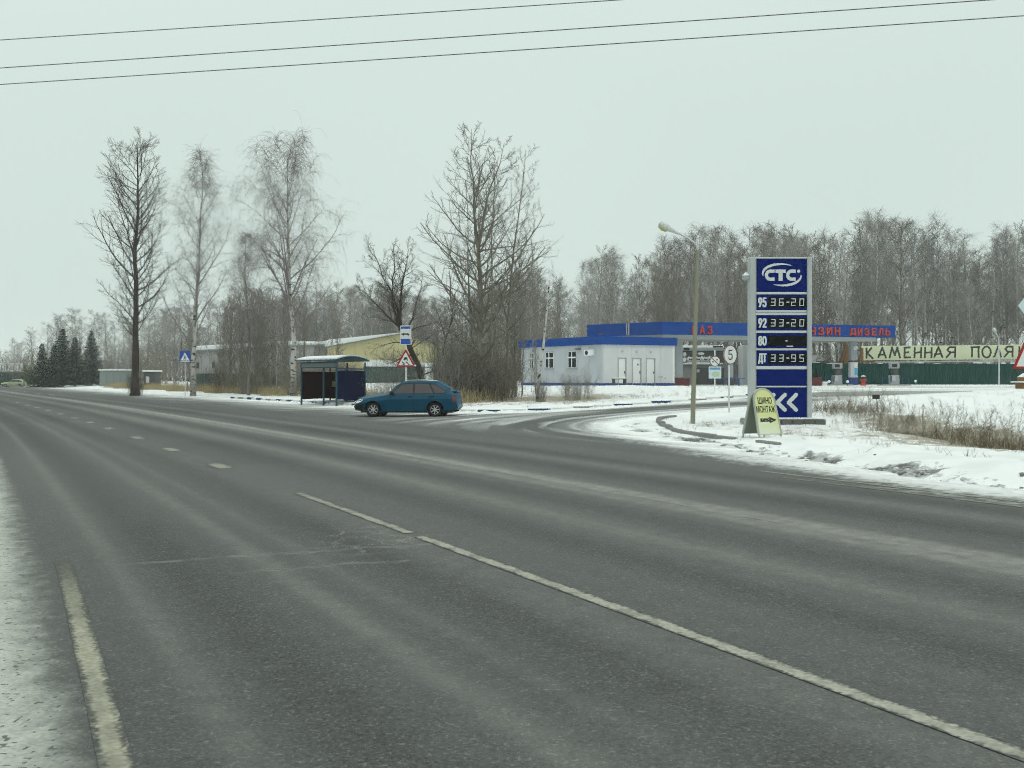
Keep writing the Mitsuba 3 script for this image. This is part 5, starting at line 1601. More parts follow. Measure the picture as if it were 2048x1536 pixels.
def birch(rng, trunk, W, f=(0.25, 0.98), n=(34, 8, 9), angle=40, twig=0.006, droop=0.5, hang=0.9, prof=None, rmin=0.007, cseg=5, rl=0.013):
    """White trunk, rising limbs, fine twigs hanging from them."""
    P, R, L = trunk
    prof = prof or (lambda u: 1.0 - 0.75 * u ** 1.3)
    a = shoots(rng, P, R, np.full(1, W), n[0], f, angle, 1.0, 7, 0.09, 0.08, prof, 0.5, rmin * 1.4, rl=rl)
    b = shoots(rng, *a, n[1], (0.25, 1.0), 40, 0.34, 5, 0.14, 0.05, None, 0.6, rmin, droop=droop * 0.5)
    cl = np.full(len(b[0]), hang)
    c = shoots(rng, b[0], b[1], cl, n[2], (0.2, 1.0), 50, 1.0, cseg, 0.12, -0.05, lambda u: 0.75 + 0.4 * u, 0.7, twig, sd=0.35, droop=droop)
    return merge(tubes(P, R, 10)), merge(tubes(a[0], a[1], 5), tubes(b[0], b[1], 4), tubes(c[0], c[1], 3))


def shrub(rng, h, stems, spread, n=(7, 5), twig=0.006, r=0.018, up=0.08):
    """Many thin stems from one foot."""
    base = rng.normal(0, spread * 0.16, (stems, 3)); base[:, 2] = -0.15
    az = rng.uniform(0, 6.28, stems)
    a = np.abs(rng.normal(0, 0.30, stems))
    d = np.stack([np.cos(az) * np.sin(a), np.sin(az) * np.sin(a), np.cos(a)], 1)
    L = h * rng.uniform(0.55, 1.05, stems)
    pts = [base]
    for q in range(6):
        d = unit(d + rng.normal(0, 0.09, d.shape) + [0, 0, up * 0.4])
        pts.append(pts[-1] + d * (L / 6)[:, None])
    P = np.stack(pts, 1)
    R = np.maximum(r * (L / h)[:, None] * (1 - 0.8 * np.linspace(0, 1, 7)[None]), twig)
    b = shoots(rng, P, R, L, n[0], (0.2, 1.0), 36, 0.30, 4, 0.12, up, None, 0.6, twig)
    parts_ = [tubes(b[0], b[1], 3)]
    if n[1]:
        c = shoots(rng, *b, n[1], (0.15, 1.0), 38, 0.45, 3, 0.14, up, None, 0.7, twig)
        parts_.append(tubes(c[0], c[1], 3))
    return tubes(P, R, 5), merge(*parts_)


def tree_thing(name, label, cat, wood, crown, bark, twigs, group=None):
    key = thing(name, label, cat, group)
    part(key, 'trunk', as_mesh(wood), bark, True)
    part(key, 'crown', as_mesh(crown), twigs, True)
    return key


R_ = np.random.default_rng
# the big bare poplar on the left
g = foot(270, 89)
Pt = lambda px, py, Y: at(px, py, Y)
tr = trunk_line(R_(1), [g - [0, 0, .3], Pt(272, 700, 89), Pt(274, 560, 89), Pt(277, 450, 89), Pt(278, 360, 89), Pt(277, 290, 89)], 0.37, 0.03, 16, 0.05)
wd, cr = poplar(R_(2), tr, 5.0, (0.22, 0.99), (58, 12, 7), 52, 0.085, twig=0.0095, rmin=0.012, prof=lambda u: 0.62 + 0.42 * np.sin(3.1 * u ** 0.8) - 0.25 * u ** 3, seg=8, wander=0.11)
tree_thing('big_poplar', 'tallest bare dark tree at the left beside the road, with a thick upright trunk', 'tree', wd, cr, 'bark_dark', 'twig_poplar')
# mossy mass round its foot
# the two big birches
tr = trunk_line(R_(3), [foot(386, 84) - [0, 0, .3], Pt(389, 650, 84), Pt(393, 560, 84), Pt(398, 440, 84), Pt(408, 318, 84)], 0.22, 0.015, 14, 0.05)
wd, cr = birch(R_(4), tr, 4.6, (0.2, 0.98), (36, 9, 9), 36, twig=0.0075, droop=0.34, hang=0.9, rmin=0.010)
tree_thing('weeping_birch', 'tall pale slender birch between the big dark tree and the crossing sign', 'tree', wd, cr, 'birch_bark', 'twig_birch')
tr = trunk_line(R_(5), [foot(588, 72) - [0, 0, .3], Pt(585, 680, 72), Pt(580, 600, 72), Pt(574, 470, 72), Pt(577, 305, 72)], 0.24, 0.015, 14, 0.05)
wd, cr = birch(R_(6), tr, 4.7, (0.22, 0.98), (40, 10, 11), 42, twig=0.0065, droop=0.55, hang=1.0, rmin=0.009, prof=lambda u: 1.05 - 0.55 * u ** 1.6)
tree_thing('weeping_birch', 'large spreading white trunked birch with hanging twigs behind the bus shelter', 'tree', wd, cr, 'birch_bark', 'twig_birch')
tr = trunk_line(R_(55), [foot(497, 78) - [0, 0, .3], Pt(494, 640, 78), Pt(490, 470, 78)], 0.13, 0.012, 12, 0.05)
wd, cr = birch(R_(56), tr, 2.4, (0.3, 0.98), (30, 7, 8), 34, twig=0.0065, droop=0.5, hang=1.0, rmin=0.009)
tree_thing('weeping_birch', 'narrow drooping birch just left of the large spreading birch', 'tree', wd, cr, 'bark_brown', 'twig_birch')
# leaning round-headed willow behind the bus stop sign
Yw = 60.0
tr = trunk_line(R_(7), [foot(857, Yw) - [0, 0, .3], Pt(838, 735, Yw), Pt(818, 690, Yw), Pt(803, 658, Yw), Pt(795, 635, Yw)], 0.22, 0.13, 12, 0.02)
P, R, L = tr
ws, cs = [tubes(P, R, 10)], []
for q, (pl, r0, Wd, n_) in enumerate((([(803, 660), (792, 612), (768, 560), (748, 505)], 0.10, 1.7, (20, 9, 7)), ([(800, 650), (802, 600), (806, 550), (815, 498)], 0.10, 1.6, (18, 9, 7)), ([(806, 662), (776, 632), (742, 598), (712, 570)], 0.08, 1.5, (16, 9, 7)),
                                      ([(801, 655), (784, 600), (782, 545), (780, 500)], 0.08, 1.4, (16, 8, 7)), ([(812, 672), (826, 620), (838, 580), (842, 545)], 0.06, 1.2, (12, 8, 6)))):
    sg = (-1) ** q * 0.5
    t_ = trunk_line(R_(400 + q), [Pt(a_, b_, Yw + sg * k_) for k_, (a_, b_) in enumerate(pl)], r0, 0.012, 12, 0.05)
    wd, cr = poplar(R_(410 + q), t_, Wd, (0.12, 0.98), n_, 46, 0.06, twig=0.0055, rmin=0.007, prof=lambda u: 1.0 - 0.35 * u, wander=0.13)
    ws.append(wd); cs.append(cr)
lo = shoots(R_(9), P, R, np.full(1, 2.6), 11, (0.16, 0.8), 70, 1.0, 9, 0.16, 0.02, lambda u: 0.7 + 0.4 * u, 0.4, 0.010, droop=0.12)
lb_ = shoots(R_(10), *lo, 10, (0.15, 0.98), 36, 0.34, 5, 0.12, 0.08, None, 0.6, 0.008)
lc_ = shoots(R_(11), *lb_, 6, (0.15, 1.0), 36, 0.45, 3, 0.14, 0.07, None, 0.7, 0.0055)
ws.append(tubes(lo[0], lo[1], 5)); cs += [tubes(lb_[0], lb_[1], 4), tubes(lc_[0], lc_[1], 3)]
tree_thing('leaning_willow', 'round headed dark willow with a leaning trunk behind the bus stop sign', 'tree', merge(*ws), merge(*cs), 'bark_dark', 'twig_poplar')
Yw = 58.0
tr = trunk_line(R_(71), [foot(884, Yw) - [0, 0, .2], Pt(884, 735, Yw), Pt(890, 690, Yw), Pt(903, 640, Yw), Pt(912, 580, Yw)], 0.09, 0.012, 12, 0.04)
wd, cr = poplar(R_(72), tr, 1.9, (0.35, 0.97), (16, 7, 6), 48, 0.07, twig=0.0055, rmin=0.007)
tree_thing('young_willow', 'small dark crooked tree right of the bus stop sign above the car', 'tree', wd, cr, 'bark_dark', 'twig_dark')
# the aspens in the middle
Ya = 55.0
asp = lambda u: 1.05 - 0.78 * u ** 1.15
specs = [('tallest grey bare aspen in the clump right of the car, forked high up', [(962, 0), (960, 640), (957, 520), (954, 470)], 0.17, 0.10, None),
         ('slim bare aspen leaning right in the clump before the hut', [(1012, 0), (1016, 640), (1026, 520), (1040, 400), (1050, 300)], 0.11, 0.012, 3.0),
         ('thin bare aspen at the left of the clump beside the car', [(944, 0), (940, 620), (937, 480), (930, 360)], 0.07, 0.01, 2.0),
         ('thin straight bare aspen in the middle of the clump', [(984, 0), (984, 620), (986, 480), (992, 330)], 0.075, 0.01, 2.1),
         ('low slender aspen at the right of the clump near the hut', [(1032, 0), (1030, 660), (1038, 560), (1046, 470)], 0.06, 0.01, 1.7)]
for i, (lab, pts, r0, r1, Wd) in enumerate(specs):
    Y = Ya + (0, 0.9, 1.6, -0.8, 2.2)[i]
    pl = [foot(pts[0][0], Y) - [0, 0, .3]] + [Pt(a, b, Y) for a, b in pts[1:]]
    tr = trunk_line(R_(20 + i), pl, r0, r1, 14, 0.03)
    if i == 0:
        P, R, L = tr
        top1 = trunk_line(R_(30), [P[0, -1], Pt(948, 400, Y), Pt(943, 330, Y + .2), Pt(946, 258, Y + .4)], 0.085, 0.01, 12, 0.04)
        top2 = trunk_line(R_(31), [P[0, -2], Pt(966, 440, Y - .2), Pt(985, 370, Y - .5), Pt(1003, 330, Y - .6), Pt(1012, 285, Y - .7)], 0.08, 0.01, 12, 0.04)
        ws, cs = [], []
        for q, (t_, W2, ff, nn) in enumerate(((tr, 4.9, (0.24, 1.0), (34, 9, 6)), (top1, 2.7, (0.06, 0.98), (24, 8, 6)), (top2, 2.4, (0.08, 0.98), (20, 8, 6)))):
            wd, cr = poplar(R_(40 + q), t_, W2, ff, nn, 60, 0.09, twig=0.006, rmin=0.0085, prof=(lambda u: 1.0 - 0.10 * u) if q == 0 else asp, wander=0.12, seg=8)
            ws.append(wd); cs.append(cr)
        tree_thing('bare_aspen', lab, 'tree', merge(*ws), merge(*cs), 'bark_grey', 'twig_grey')
    else:
        wd, cr = poplar(R_(50 + i), tr, Wd, (0.25, 0.98), (28, 8, 5), 52, 0.09, twig=0.0055, rmin=0.0075, prof=asp, wander=0.13)
        tree_thing('bare_aspen', lab, 'tree', wd, cr, 'bark_grey', 'twig_grey')
# slim birch snag before the hut, dark at its foot
Yb = 49.5
tr = trunk_line(R_(60), [foot(1075, Yb) - [0, 0, .2], Pt(1077, 760, Yb), Pt(1086, 690, Yb), Pt(1093, 620, Yb), Pt(1098, 560, Yb)], 0.095, 0.035, 14, 0.012)
P, R, L = tr
a = shoots(R_(61), P, R, np.full(1, 0.9), 9, (0.3, 0.97), 62, 1.0, 5, 0.16, 0.06, lambda u: 1.0 - 0.4 * u, 0.35, 0.008)
b = shoots(R_(62), *a, 5, (0.2, 1.0), 42, 0.45, 4, 0.15, 0.05, None, 0.6, 0.006)
tree_thing('birch_snag', 'thin white birch trunk with a broken top standing before the hut', 'tree', tubes(P, R, 10), merge(tubes(a[0], a[1], 4), tubes(b[0], b[1], 3)), 'birch_bark', 'twig_grey')


# ---------------------------------------------------------------- copies: woods, saplings, shrubs
def group_of(key, parts_):
    scene[key] = {'type': 'shapegroup', **{n: mikit.ply(as_mesh(vf), b, smooth=True) for n, vf, b in parts_}}


def inst(name, label, cat, grp, gkey, o, s, sz, rot):
    key = fresh(name)
    scene[key] = {'type': 'instance', 'g': {'type': 'ref', 'id': gkey}, 'to_world': T().translate([float(v) for v in o]).rotate([0, 0, 1], float(rot)).scale([float(s), float(s), float(sz)])}
    labels[key] = {'label': label, 'category': cat, 'group': grp}
    return key


UP = [(0, 0, -0.4), (0, 0, 10), (0, 0, 20)]
kinds = []
for i in range(3):      # woodland birches, 20 m
    tr = trunk_line(R_(100 + i), [(0, 0, -0.4), (0.2 * i, 0.1, 10), (0.3, -0.2 * i, 20)], 0.19, 0.02, 10, 0.10)
    wd, cr = birch(R_(110 + i), tr, 3.7, (0.28, 0.985), (26, 8, 5), 36, twig=0.0115, droop=0.16, hang=0.8, prof=lambda u: 0.95 - 0.55 * u ** 1.8, rmin=0.018, cseg=3, rl=0.02)
    group_of(f'birch_kind_{i}', [('trunk', wd, 'birch_bark'), ('crown', cr, ('twig_light', 'twig_wood', 'twig_mauve')[i])])
for i in range(2):      # woodland alders and aspens, 20 m
    tr = trunk_line(R_(120 + i), [(0, 0, -0.4), (-0.2, 0.2 * i, 10), (0.3 * i, 0.2, 20)], 0.2, 0.02, 10, 0.10)
    wd, cr = poplar(R_(130 + i), tr, 3.9, (0.24, 0.985), (28, 8, 5), 44, 0.06, twig=0.0115, rmin=0.018, rl=0.02, prof=lambda u: 0.9 - 0.5 * u ** 1.8)
    group_of(f'alder_kind_{i}', [('trunk', wd, ('bark_brown', 'bark_grey')[i]), ('crown', cr, ('twig_dark', 'twig_olive')[i])])
for i in range(3):      # saplings, 7 m
    tr = trunk_line(R_(140 + i), [(0, 0, -0.2), (0.1, 0.1 * i, 3.5), (0.2 * i - .2, 0, 7)], 0.045, 0.008, 9, 0.06)
    wd, cr = poplar(R_(150 + i), tr, 1.5, (0.15, 0.98), (26, 6, 4), 34, 0.08, twig=0.0075, rmin=0.009, prof=lambda u: 0.9 - 0.4 * u)
    group_of(f'sapling_kind_{i}', [('trunk', wd, ('bark_brown', 'bark_grey', 'birch_bark')[i]), ('crown', cr, ('twig_wood', 'twig_olive', 'twig_birch')[i])])
for i in range(3):      # shrubs, 3 m
    st, tw = shrub(R_(160 + i), 3.0, 20, 2.4, (8, 3), 0.006, 0.017)
    group_of(f'shrub_kind_{i}', [('stems', st, ('bark_brown', 'bark_dark', 'bark_grey')[i]), ('twigs', tw, ('twig_wood', 'twig_dark', 'twig_olive')[i])])


# spruces
def spruce(rng, h, W, n=34):
    V, Fc = [], []
    trunk = tubes(np.array([[(0, 0, -0.3), (0, 0, h * 0.5), (0, 0, h)]], float), np.array([[0.02 * h, 0.012 * h, 0.006]]), 8)
    quads = []
    for lv in range(n):
        u = (lv + 0.5) / n
        z = h * (0.05 + 0.94 * u)
        L = W * (1 - u) ** 0.85 * rng.uniform(0.8, 1.12) + 0.1
        nb = int(8 + 5 * (1 - u))
        for k in range(nb):
            az = k * 6.283 / nb + rng.uniform(0, 1)
            ln = L * rng.uniform(0.7, 1.15)
            m = int(22 + 40 * ln / W)
            s = rng.uniform(0.1, 1.0, m)
            r = ln * s
            zz = z - 0.28 * r + 0.16 * r * s + rng.normal(0, 0.03, m)
            wd = 0.32 * ln * (1 - 0.6 * s) * rng.normal(0, 0.6, m)
            cx, cy = np.cos(az), np.sin(az)
            c = np.stack([cx * r - cy * wd, cy * r + cx * wd, zz], 1)
            dirs = unit(np.stack([cx * np.ones(m) - cy * np.sign(wd) * 0.7, cy * np.ones(m) + cx * np.sign(wd) * 0.7, rng.normal(-0.25, 0.25, m)], 1))
            sd = unit(np.cross(dirs, rng.normal(0, 1, (m, 3))))
            ll = rng.uniform(0.16, 0.34, m)[:, None] * (0.6 + 0.05 * h); ww = rng.uniform(0.035, 0.07, m)[:, None] * (0.6 + 0.05 * h)
            quads.append(np.stack([c - dirs * ll * 0.3, c + sd * ww, c + dirs * ll, c - sd * ww], 1))
    Q = np.concatenate(quads)
    v = Q.reshape(-1, 3)
    i = np.arange(len(Q))[:, None] * 4
    f = np.vstack([i + [0, 1, 2], i + [0, 2, 3]])
    return trunk, (v, f)


def needle_fn(p, n, uv):
    a = noise(p.x * 1.5, p.y * 1.5, p.z * 2.5)
    return mix(mix((0.012, 0.035, 0.022), (0.03, 0.065, 0.045), a), (0.5, 0.54, 0.54), smoothstep(0.70, 0.86, noise(p.x * 2, p.y * 2, p.z * 4)) * 0.45)


dproc('needles', needle_fn)
for i in range(2):
    tk, nd = spruce(R_(170 + i), 9.0, 2.6 + 0.4 * i)
    group_of(f'spruce_kind_{i}', [('trunk', tk, 'bark_dark'), ('branches', nd, 'needles')])
for i, (px, py, Y, lab) in enumerate(((84, 686, 168, 'smallest dark spruce at the left edge of the spruce row'), (125, 656, 170, 'tallest dark spruce in the row at the far left'), (150, 673, 166, 'broad dark spruce just right of the tallest one'),
                                      (183, 660, 168, 'slim dark spruce standing apart at the right of the row'), (108, 690, 164, 'low dark spruce filling the gap beside the tallest one'))):
    o = foot(px, Y)
    h = EYE + (HZ - py) / F * Y - o[2]
    inst('spruce_tree', lab, 'spruce', 'spruces at the far left', f'spruce_kind_{i % 2}', o, h / 9.0 * (0.95 if i != 3 else 0.75), h / 9.0, 70 * i)
o = foot(1632, 90)
inst('spruce_tree', 'tiny dark spruce shape behind the red box beside the price sign', 'spruce', 'spruces at the far left', 'spruce_kind_0', o, 0.17, 0.19, 10)
del labels['spruce_tree_005']['group']
st, tw = shrub(R_(180), 3.4, 30, 3.0, (10, 6), 0.02, 0.02)
dproc('leaf_green', lambda p, n, uv: mix((0.05, 0.085, 0.03), (0.14, 0.17, 0.07), noise(p.x * 3, p.y * 3, p.z * 3)))
key = thing('green_bush', 'yellow green bush between the far car and the spruces', 'bush')
o = foot(62, 172)
part(key, 'stems', as_mesh((st[0] * 1.1 + o, st[1])), 'bark_brown', True)
part(key, 'foliage', as_mesh((tw[0] * 1.1 + o, tw[1])), 'leaf_green', True)

# the wood behind the station and behind the warehouse: height of its skyline, from the photograph
SKY = np.array([(-60, 660), (0, 690), (60, 660), (110, 625), (200, 622), (260, 640), (330, 610), (420, 610), (520, 600), (600, 585), (680, 572), (760, 565), (840, 590), (900, 600), (1000, 560), (1060, 520), (1090, 545), (1130, 535), (1160, 540), (1200, 494), (1235, 500),
                (1250, 535), (1285, 500), (1320, 470), (1345, 480), (1390, 436), (1430, 445), (1470, 452), (1500, 440), (1560, 432), (1600, 462), (1650, 446), (1690, 470), (1740, 424), (1800, 412), (1830, 455), (1880, 434), (1920, 448), (1955, 500), (1990, 462), (2030, 436), (2120, 440)])
def where(q):
    for lim, s in ((1165, 'left of the canopy, behind the aspen clump'), (1290, 'behind the hut roof'), (1380, 'behind the canopy corner'), (1500, 'between near lamp post and price sign'), (1630, 'behind the price sign'),
                   (1720, 'behind the right half of the canopy'), (1800, 'above the left end of the banner board'), (1880, 'above the first word of the banner'), (1960, 'above the gap between banner words'), (9999, 'at the right edge above the banner')):
        if q < lim:
            return s


def where_far(q):
    for lim, s in ((70, 'beyond the white banner'), (200, 'behind the spruces'), (285, 'behind the far shed'), (380, 'left of the crossing sign'), (480, 'behind the left part of the warehouse'), (600, 'behind the middle of the warehouse'), (700, 'above the bus shelter'),
                   (800, 'behind the yellow gable'), (900, 'right of the bus stop sign'), (1000, 'behind the aspen clump'), (9999, 'between aspen clump and hut')):
        if q < lim:
            return s


rng = R_(200)
WOOD_A = 'bare trees of the wood behind the fuel station'
nA = 0
px = 1062.0
while px < 2120:
    for row in range(3):
        q = px + rng.uniform(-14, 14)
        Y = (107, 117, 130)[row] + rng.uniform(-4, 5)
        if 1600 < q < 1665 and row == 0:
            continue
        o = foot(q, Y)
        topy = np.interp(q, SKY[:, 0], SKY[:, 1]) + (rng.uniform(0, 34) if rng.random() < 0.6 else rng.uniform(20, 90)) + (18 if row == 0 else 0)
        h = EYE + (HZ - topy) / F * Y - o[2]
        k = rng.integers(0, 5) if q < 1560 else rng.choice([0, 1, 2, 0, 1, 2, 3, 4])
        birchy = k < 3
        s = h / 20 * rng.uniform(0.85, 1.1)
        if birchy:
            inst('woodland_birch', ('front row bare birch ', 'second row bare birch with pale trunk ', 'rear bare birch with pale trunk ')[row] + where(q), 'tree', ('front row', 'second row', 'rear')[row] + ' birches ' + where(q), f'birch_kind_{k}', o, s, h / 20, rng.uniform(0, 360))
        else:
            inst('woodland_alder', ('front row', 'second row', 'rear')[row] + ' bare brownish tree ' + where(q), 'tree', ('front row', 'second row', 'rear')[row] + ' brownish trees ' + where(q), f'alder_kind_{k - 3}', o, s, h / 20, rng.uniform(0, 360))
    px += 21
px = -50.0
while px < 1075:
    for row in range(2):
        q = px + rng.uniform(-12, 12)
        if q > 700:
            Y = (158, 180)[row] + rng.uniform(-5, 8)
        elif q > 330:
            Y = (195, 225)[row] + rng.uniform(-8, 10)
        else:
            Y = (215, 260)[row] + rng.uniform(-15, 15)
        if q < 60:
            Y += 110
        o = foot(q, Y)
        topy = np.interp(q, SKY[:, 0], SKY[:, 1]) + (rng.uniform(-4, 16) if rng.random() < 0.6 else rng.uniform(10, 50))
        h = EYE + (HZ - topy) / F * Y - o[2]
        k = int(rng.integers(0, 5))
        s = h / 20 * rng.uniform(1.1, 1.5)
        nm, lb = ('far_birch', ('', 'rearmost ')[row] + 'hazy bare birch ' + where_far(q)) if k < 3 else ('far_alder', ('', 'rearmost ')[row] + 'hazy bare dark stemmed tree ' + where_far(q))
        inst(nm, lb, 'tree', 'group of ' + lb, f'birch_kind_{k}' if k < 3 else f'alder_kind_{k - 3}', o, s, h / 20, rng.uniform(0, 360))
    px += 17

# the depth of the wood: what stands behind the front rows, and its undergrowth
for i in range(95):
    q = rng.uniform(1050, 2130)
    Y = rng.uniform(140, 185)
    o = foot(q, Y)
    topy = np.interp(q, SKY[:, 0], SKY[:, 1]) + rng.uniform(15, 110)
    h = EYE + (HZ - topy) / F * Y - o[2]
    k = int(rng.integers(0, 5))
    key = f'deep_wood__{i + 1:03d}'
    scene[key] = {'type': 'instance', 'g': {'type': 'ref', 'id': f'birch_kind_{k}' if k < 3 else f'alder_kind_{k - 3}'}, 'to_world': T().translate([float(v) for v in o]).rotate([0, 0, 1], float(rng.uniform(0, 360))).scale([float(h / 20 * 1.3), float(h / 20 * 1.3), float(h / 20)])}
for i in range(70):
    q = rng.uniform(1050, 2130)
    Y = rng.uniform(103.5, 150)
    o = foot(q, Y)
    s = rng.uniform(1.2, 2.2)
    scene[f'deep_wood__{i + 101:03d}'] = {'type': 'instance', 'g': {'type': 'ref', 'id': f'shrub_kind_{i % 3}'}, 'to_world': T().translate([float(v) for v in o]).rotate([0, 0, 1], float(rng.uniform(0, 360))).scale([float(s * 1.3), float(s * 1.3), float(s)])}
for i in range(105):
    q = rng.uniform(250, 1060)
    Y = rng.uniform(200, 270) if q < 700 else rng.uniform(165, 230)
    o = foot(q, Y)
    topy = np.interp(q, SKY[:, 0], SKY[:, 1]) + rng.uniform(5, 70)
    h = EYE + (HZ - topy) / F * Y - o[2]
    k = int(rng.integers(0, 5))
    key = f'deep_wood__{i + 301:03d}'
    scene[key] = {'type': 'instance', 'g': {'type': 'ref', 'id': f'birch_kind_{k}' if k < 3 else f'alder_kind_{k - 3}'}, 'to_world': T().translate([float(v) for v in o]).rotate([0, 0, 1], float(rng.uniform(0, 360))).scale([float(h / 20 * 1.7), float(h / 20 * 1.7), float(h / 20)])}
for i in range(90):
    q = rng.uniform(-40, 1060)
    Y = rng.uniform(185, 300) if q < 330 else rng.uniform(160, 240)
    o = foot(q, Y)
    s = rng.uniform(1.6, 2.8)
    scene[f'deep_wood__{i + 201:03d}'] = {'type': 'instance', 'g': {'type': 'ref', 'id': f'shrub_kind_{i % 3}'}, 'to_world': T().translate([float(v) for v in o]).rotate([0, 0, 1], float(rng.uniform(0, 360))).scale([float(s * 1.8), float(s * 1.8), float(s)])}
labels['deep_wood'] = {'kind': 'stuff', 'label': 'depth and undergrowth of the bare wood behind everything'}

# trees of the front row that share a place are told apart by their order from the left
ORD = ['leftmost', 'second from left', 'third from left', 'fourth from left', 'fifth from left', 'sixth from left', 'seventh from left', 'eighth from left', 'ninth from left']
same = {}
for k_, v_ in labels.items():
    if v_.get('label', '').startswith('front row'):
        same.setdefault(v_['label'], []).append(k_)
for lab_, ks in same.items():
    if 1 < len(ks) <= len(ORD):
        ks.sort(key=lambda k_: (lambda m_: m_[0, 3] / m_[1, 3])(np.array(scene[k_]['to_world'].matrix)))
        for o_, k_ in zip(ORD, ks):
            labels[k_]['label'] = f'{lab_}, {o_}'

# saplings and shrubs along the verge
for i in range(170):
    q = (rng.uniform(285, 385) if i % 3 == 0 else rng.uniform(440, 580) if i % 3 == 1 else rng.uniform(285, 700)) if i < 142 else rng.uniform(860, 1075)
    Y = rng.uniform(74, 108) if q < 560 else rng.uniform(69, 100)
    if q > 800:
        Y = rng.uniform(56, 66)
    if 590 < q < 740 and Y < 66:
        continue
    o = foot(q, Y)
    l, t = lt(o[0], o[1])
    if l < 20.5:
        continue
    topy = (np.interp(q, [285, 340, 420, 460, 560, 640, 700], [690, 640, 600, 560, 585, 620, 650]) + rng.uniform(0, 90)) if q < 800 else rng.uniform(590, 700)
    h = min(9.5, EYE + (HZ - topy) / F * Y - o[2])
    k = int(rng.integers(0, 3))
    lb = (('brown', 'greyish', 'white stemmed')[k] + ' thin bare sapling ' + ('between big dark tree and crossing sign' if q < 370 else 'before the left end of the warehouse' if q < 480 else 'before the middle of the warehouse' if q < 580 else 'behind the bus shelter' if q < 800 else 'in the thicket right of the car'))
    inst('sapling', lb, 'sapling', 'group of ' + lb, f'sapling_kind_{k}', o, h / 7 * rng.uniform(0.8, 1.2), h / 7, rng.uniform(0, 360))
for i in range(-50, 150):
    if i < 88:
        q = rng.uniform(283, 720); Y = rng.uniform(68, 100)
        lb = 'low bare shrub ' + ('between big dark tree and crossing sign' if q < 370 else 'before the left end of the warehouse' if q < 480 else 'before the middle of the warehouse' if q < 600 else 'beside the bus shelter')
    elif i < 136:
        q = rng.uniform(735, 1030) if i < 105 else rng.uniform(885, 1030); Y = rng.uniform(50.5, 64)
        lb = 'low bare shrub ' + ('behind the car' if q < 900 else 'in the aspen clump right of the car' if q < 980 else 'between aspen clump and birch snag')
    elif i % 2 == 0:
        continue
    else:
        q = rng.uniform(1075, 1185); Y = rng.uniform(48, 54)
        lb = 'sparse bare shrub on the snow before the hut'
    o = foot(q, Y)
    l, t = lt(o[0], o[1])
    if l < 20.2 or road_dist(o[:1], o[1:2])[0] < 1.2:
        continue
    px_shel = 585 < q < 745 and Y < 64
    if px_shel:
        continue
    s = rng.uniform(0.45, 0.85) if i < 88 else rng.uniform(0.55, 1.05) if i < 136 else rng.uniform(0.3, 0.55)
    if 860 < q < 1070 and i < 136:
        s = rng.uniform(0.75, 1.15)
    if 985 < q < 1070:
        s *= rng.uniform(0.45, 0.8)
    k = int(rng.integers(0, 3))
    inst('bare_shrub', lb, 'shrub', 'group of ' + lb, f'shrub_kind_{k}', o, s, s * rng.uniform(0.9, 1.25), rng.uniform(0, 360))
# dark dense growth round the foot of the big poplar
for i, (dq, dy) in enumerate(((-7, 0), (6, 1.5), (0, -1), (10, 3), (-3, 2))):
    o = foot(270 + dq, 88.5 + dy)
    inst('bare_shrub', 'dark shrub growth round the foot of the tallest dark tree', 'shrub', 'shrub growth round the foot of the tallest dark tree', 'shrub_kind_1', o, 0.55, 0.75, 60 * i)

# ---------------------------------------------------------------- dry grass and weeds
dproc('straw', lambda p, n, uv: mix((0.30, 0.235, 0.115), (0.42, 0.37, 0.23), noise(p.x * 4, p.y * 4, p.z * 3)))
dproc('weed_brown', lambda p, n, uv: mix((0.06, 0.048, 0.028), (0.20, 0.165, 0.10), noise(p.x * 9, p.y * 9, p.z * 4)))


def blades(rng, x, y, h, w, lean=0.35, seg=3):
    """Curved grass blades at the points (x, y)."""
    n = len(x)
    z = ground_h(x, y) - 0.02
    az = rng.uniform(0, 6.28, n)
    a = np.abs(rng.normal(0, lean, n))
    d = np.stack([np.cos(az) * np.sin(a), np.sin(az) * np.sin(a), np.cos(a)], 1)
    pts = [np.stack([x, y, z], 1)]
    for q in range(seg):
        d = unit(d + rng.normal(0, 0.12, d.shape) + np.stack([np.cos(az), np.sin(az), 0 * az - 0.6], 1) * 0.10)
        pts.append(pts[-1] + d * (h / seg)[:, None])
    P = np.stack(pts, 1)
    R = w[:, None] * (1 - 0.75 * np.linspace(0, 1, seg + 1)[None])
    return tubes(P, R, 3)


rng = R_(300)


def scatter(n, fx):
    return fx(rng, n)


parts_ = []
# belt of tan grass along the left verge
t = rng.uniform(45, 150, 17000); l = 20.6 + np.abs(rng.normal(0, 1.6, 17000)) + 0.6 * np.sin(t * 0.4)
x, y = xy(l, t)
keep = (meshkit.noise(np.stack([x * 0.35, y * 0.35, 0 * x], 1)) > 0.28)
x, y = x[keep], y[keep]
parts_.append(blades(rng, x, y, rng.uniform(0.25, 0.95, len(x)), np.full(len(x), 0.0085), 0.3))
v, f = merge(*parts_)
key = fresh('dry_grass')
scene[key] = mikit.ply(as_mesh((v, f)), 'straw', smooth=True)
labels[key] = {'kind': 'stuff', 'label': 'tan dry grass along the verge under the saplings'}
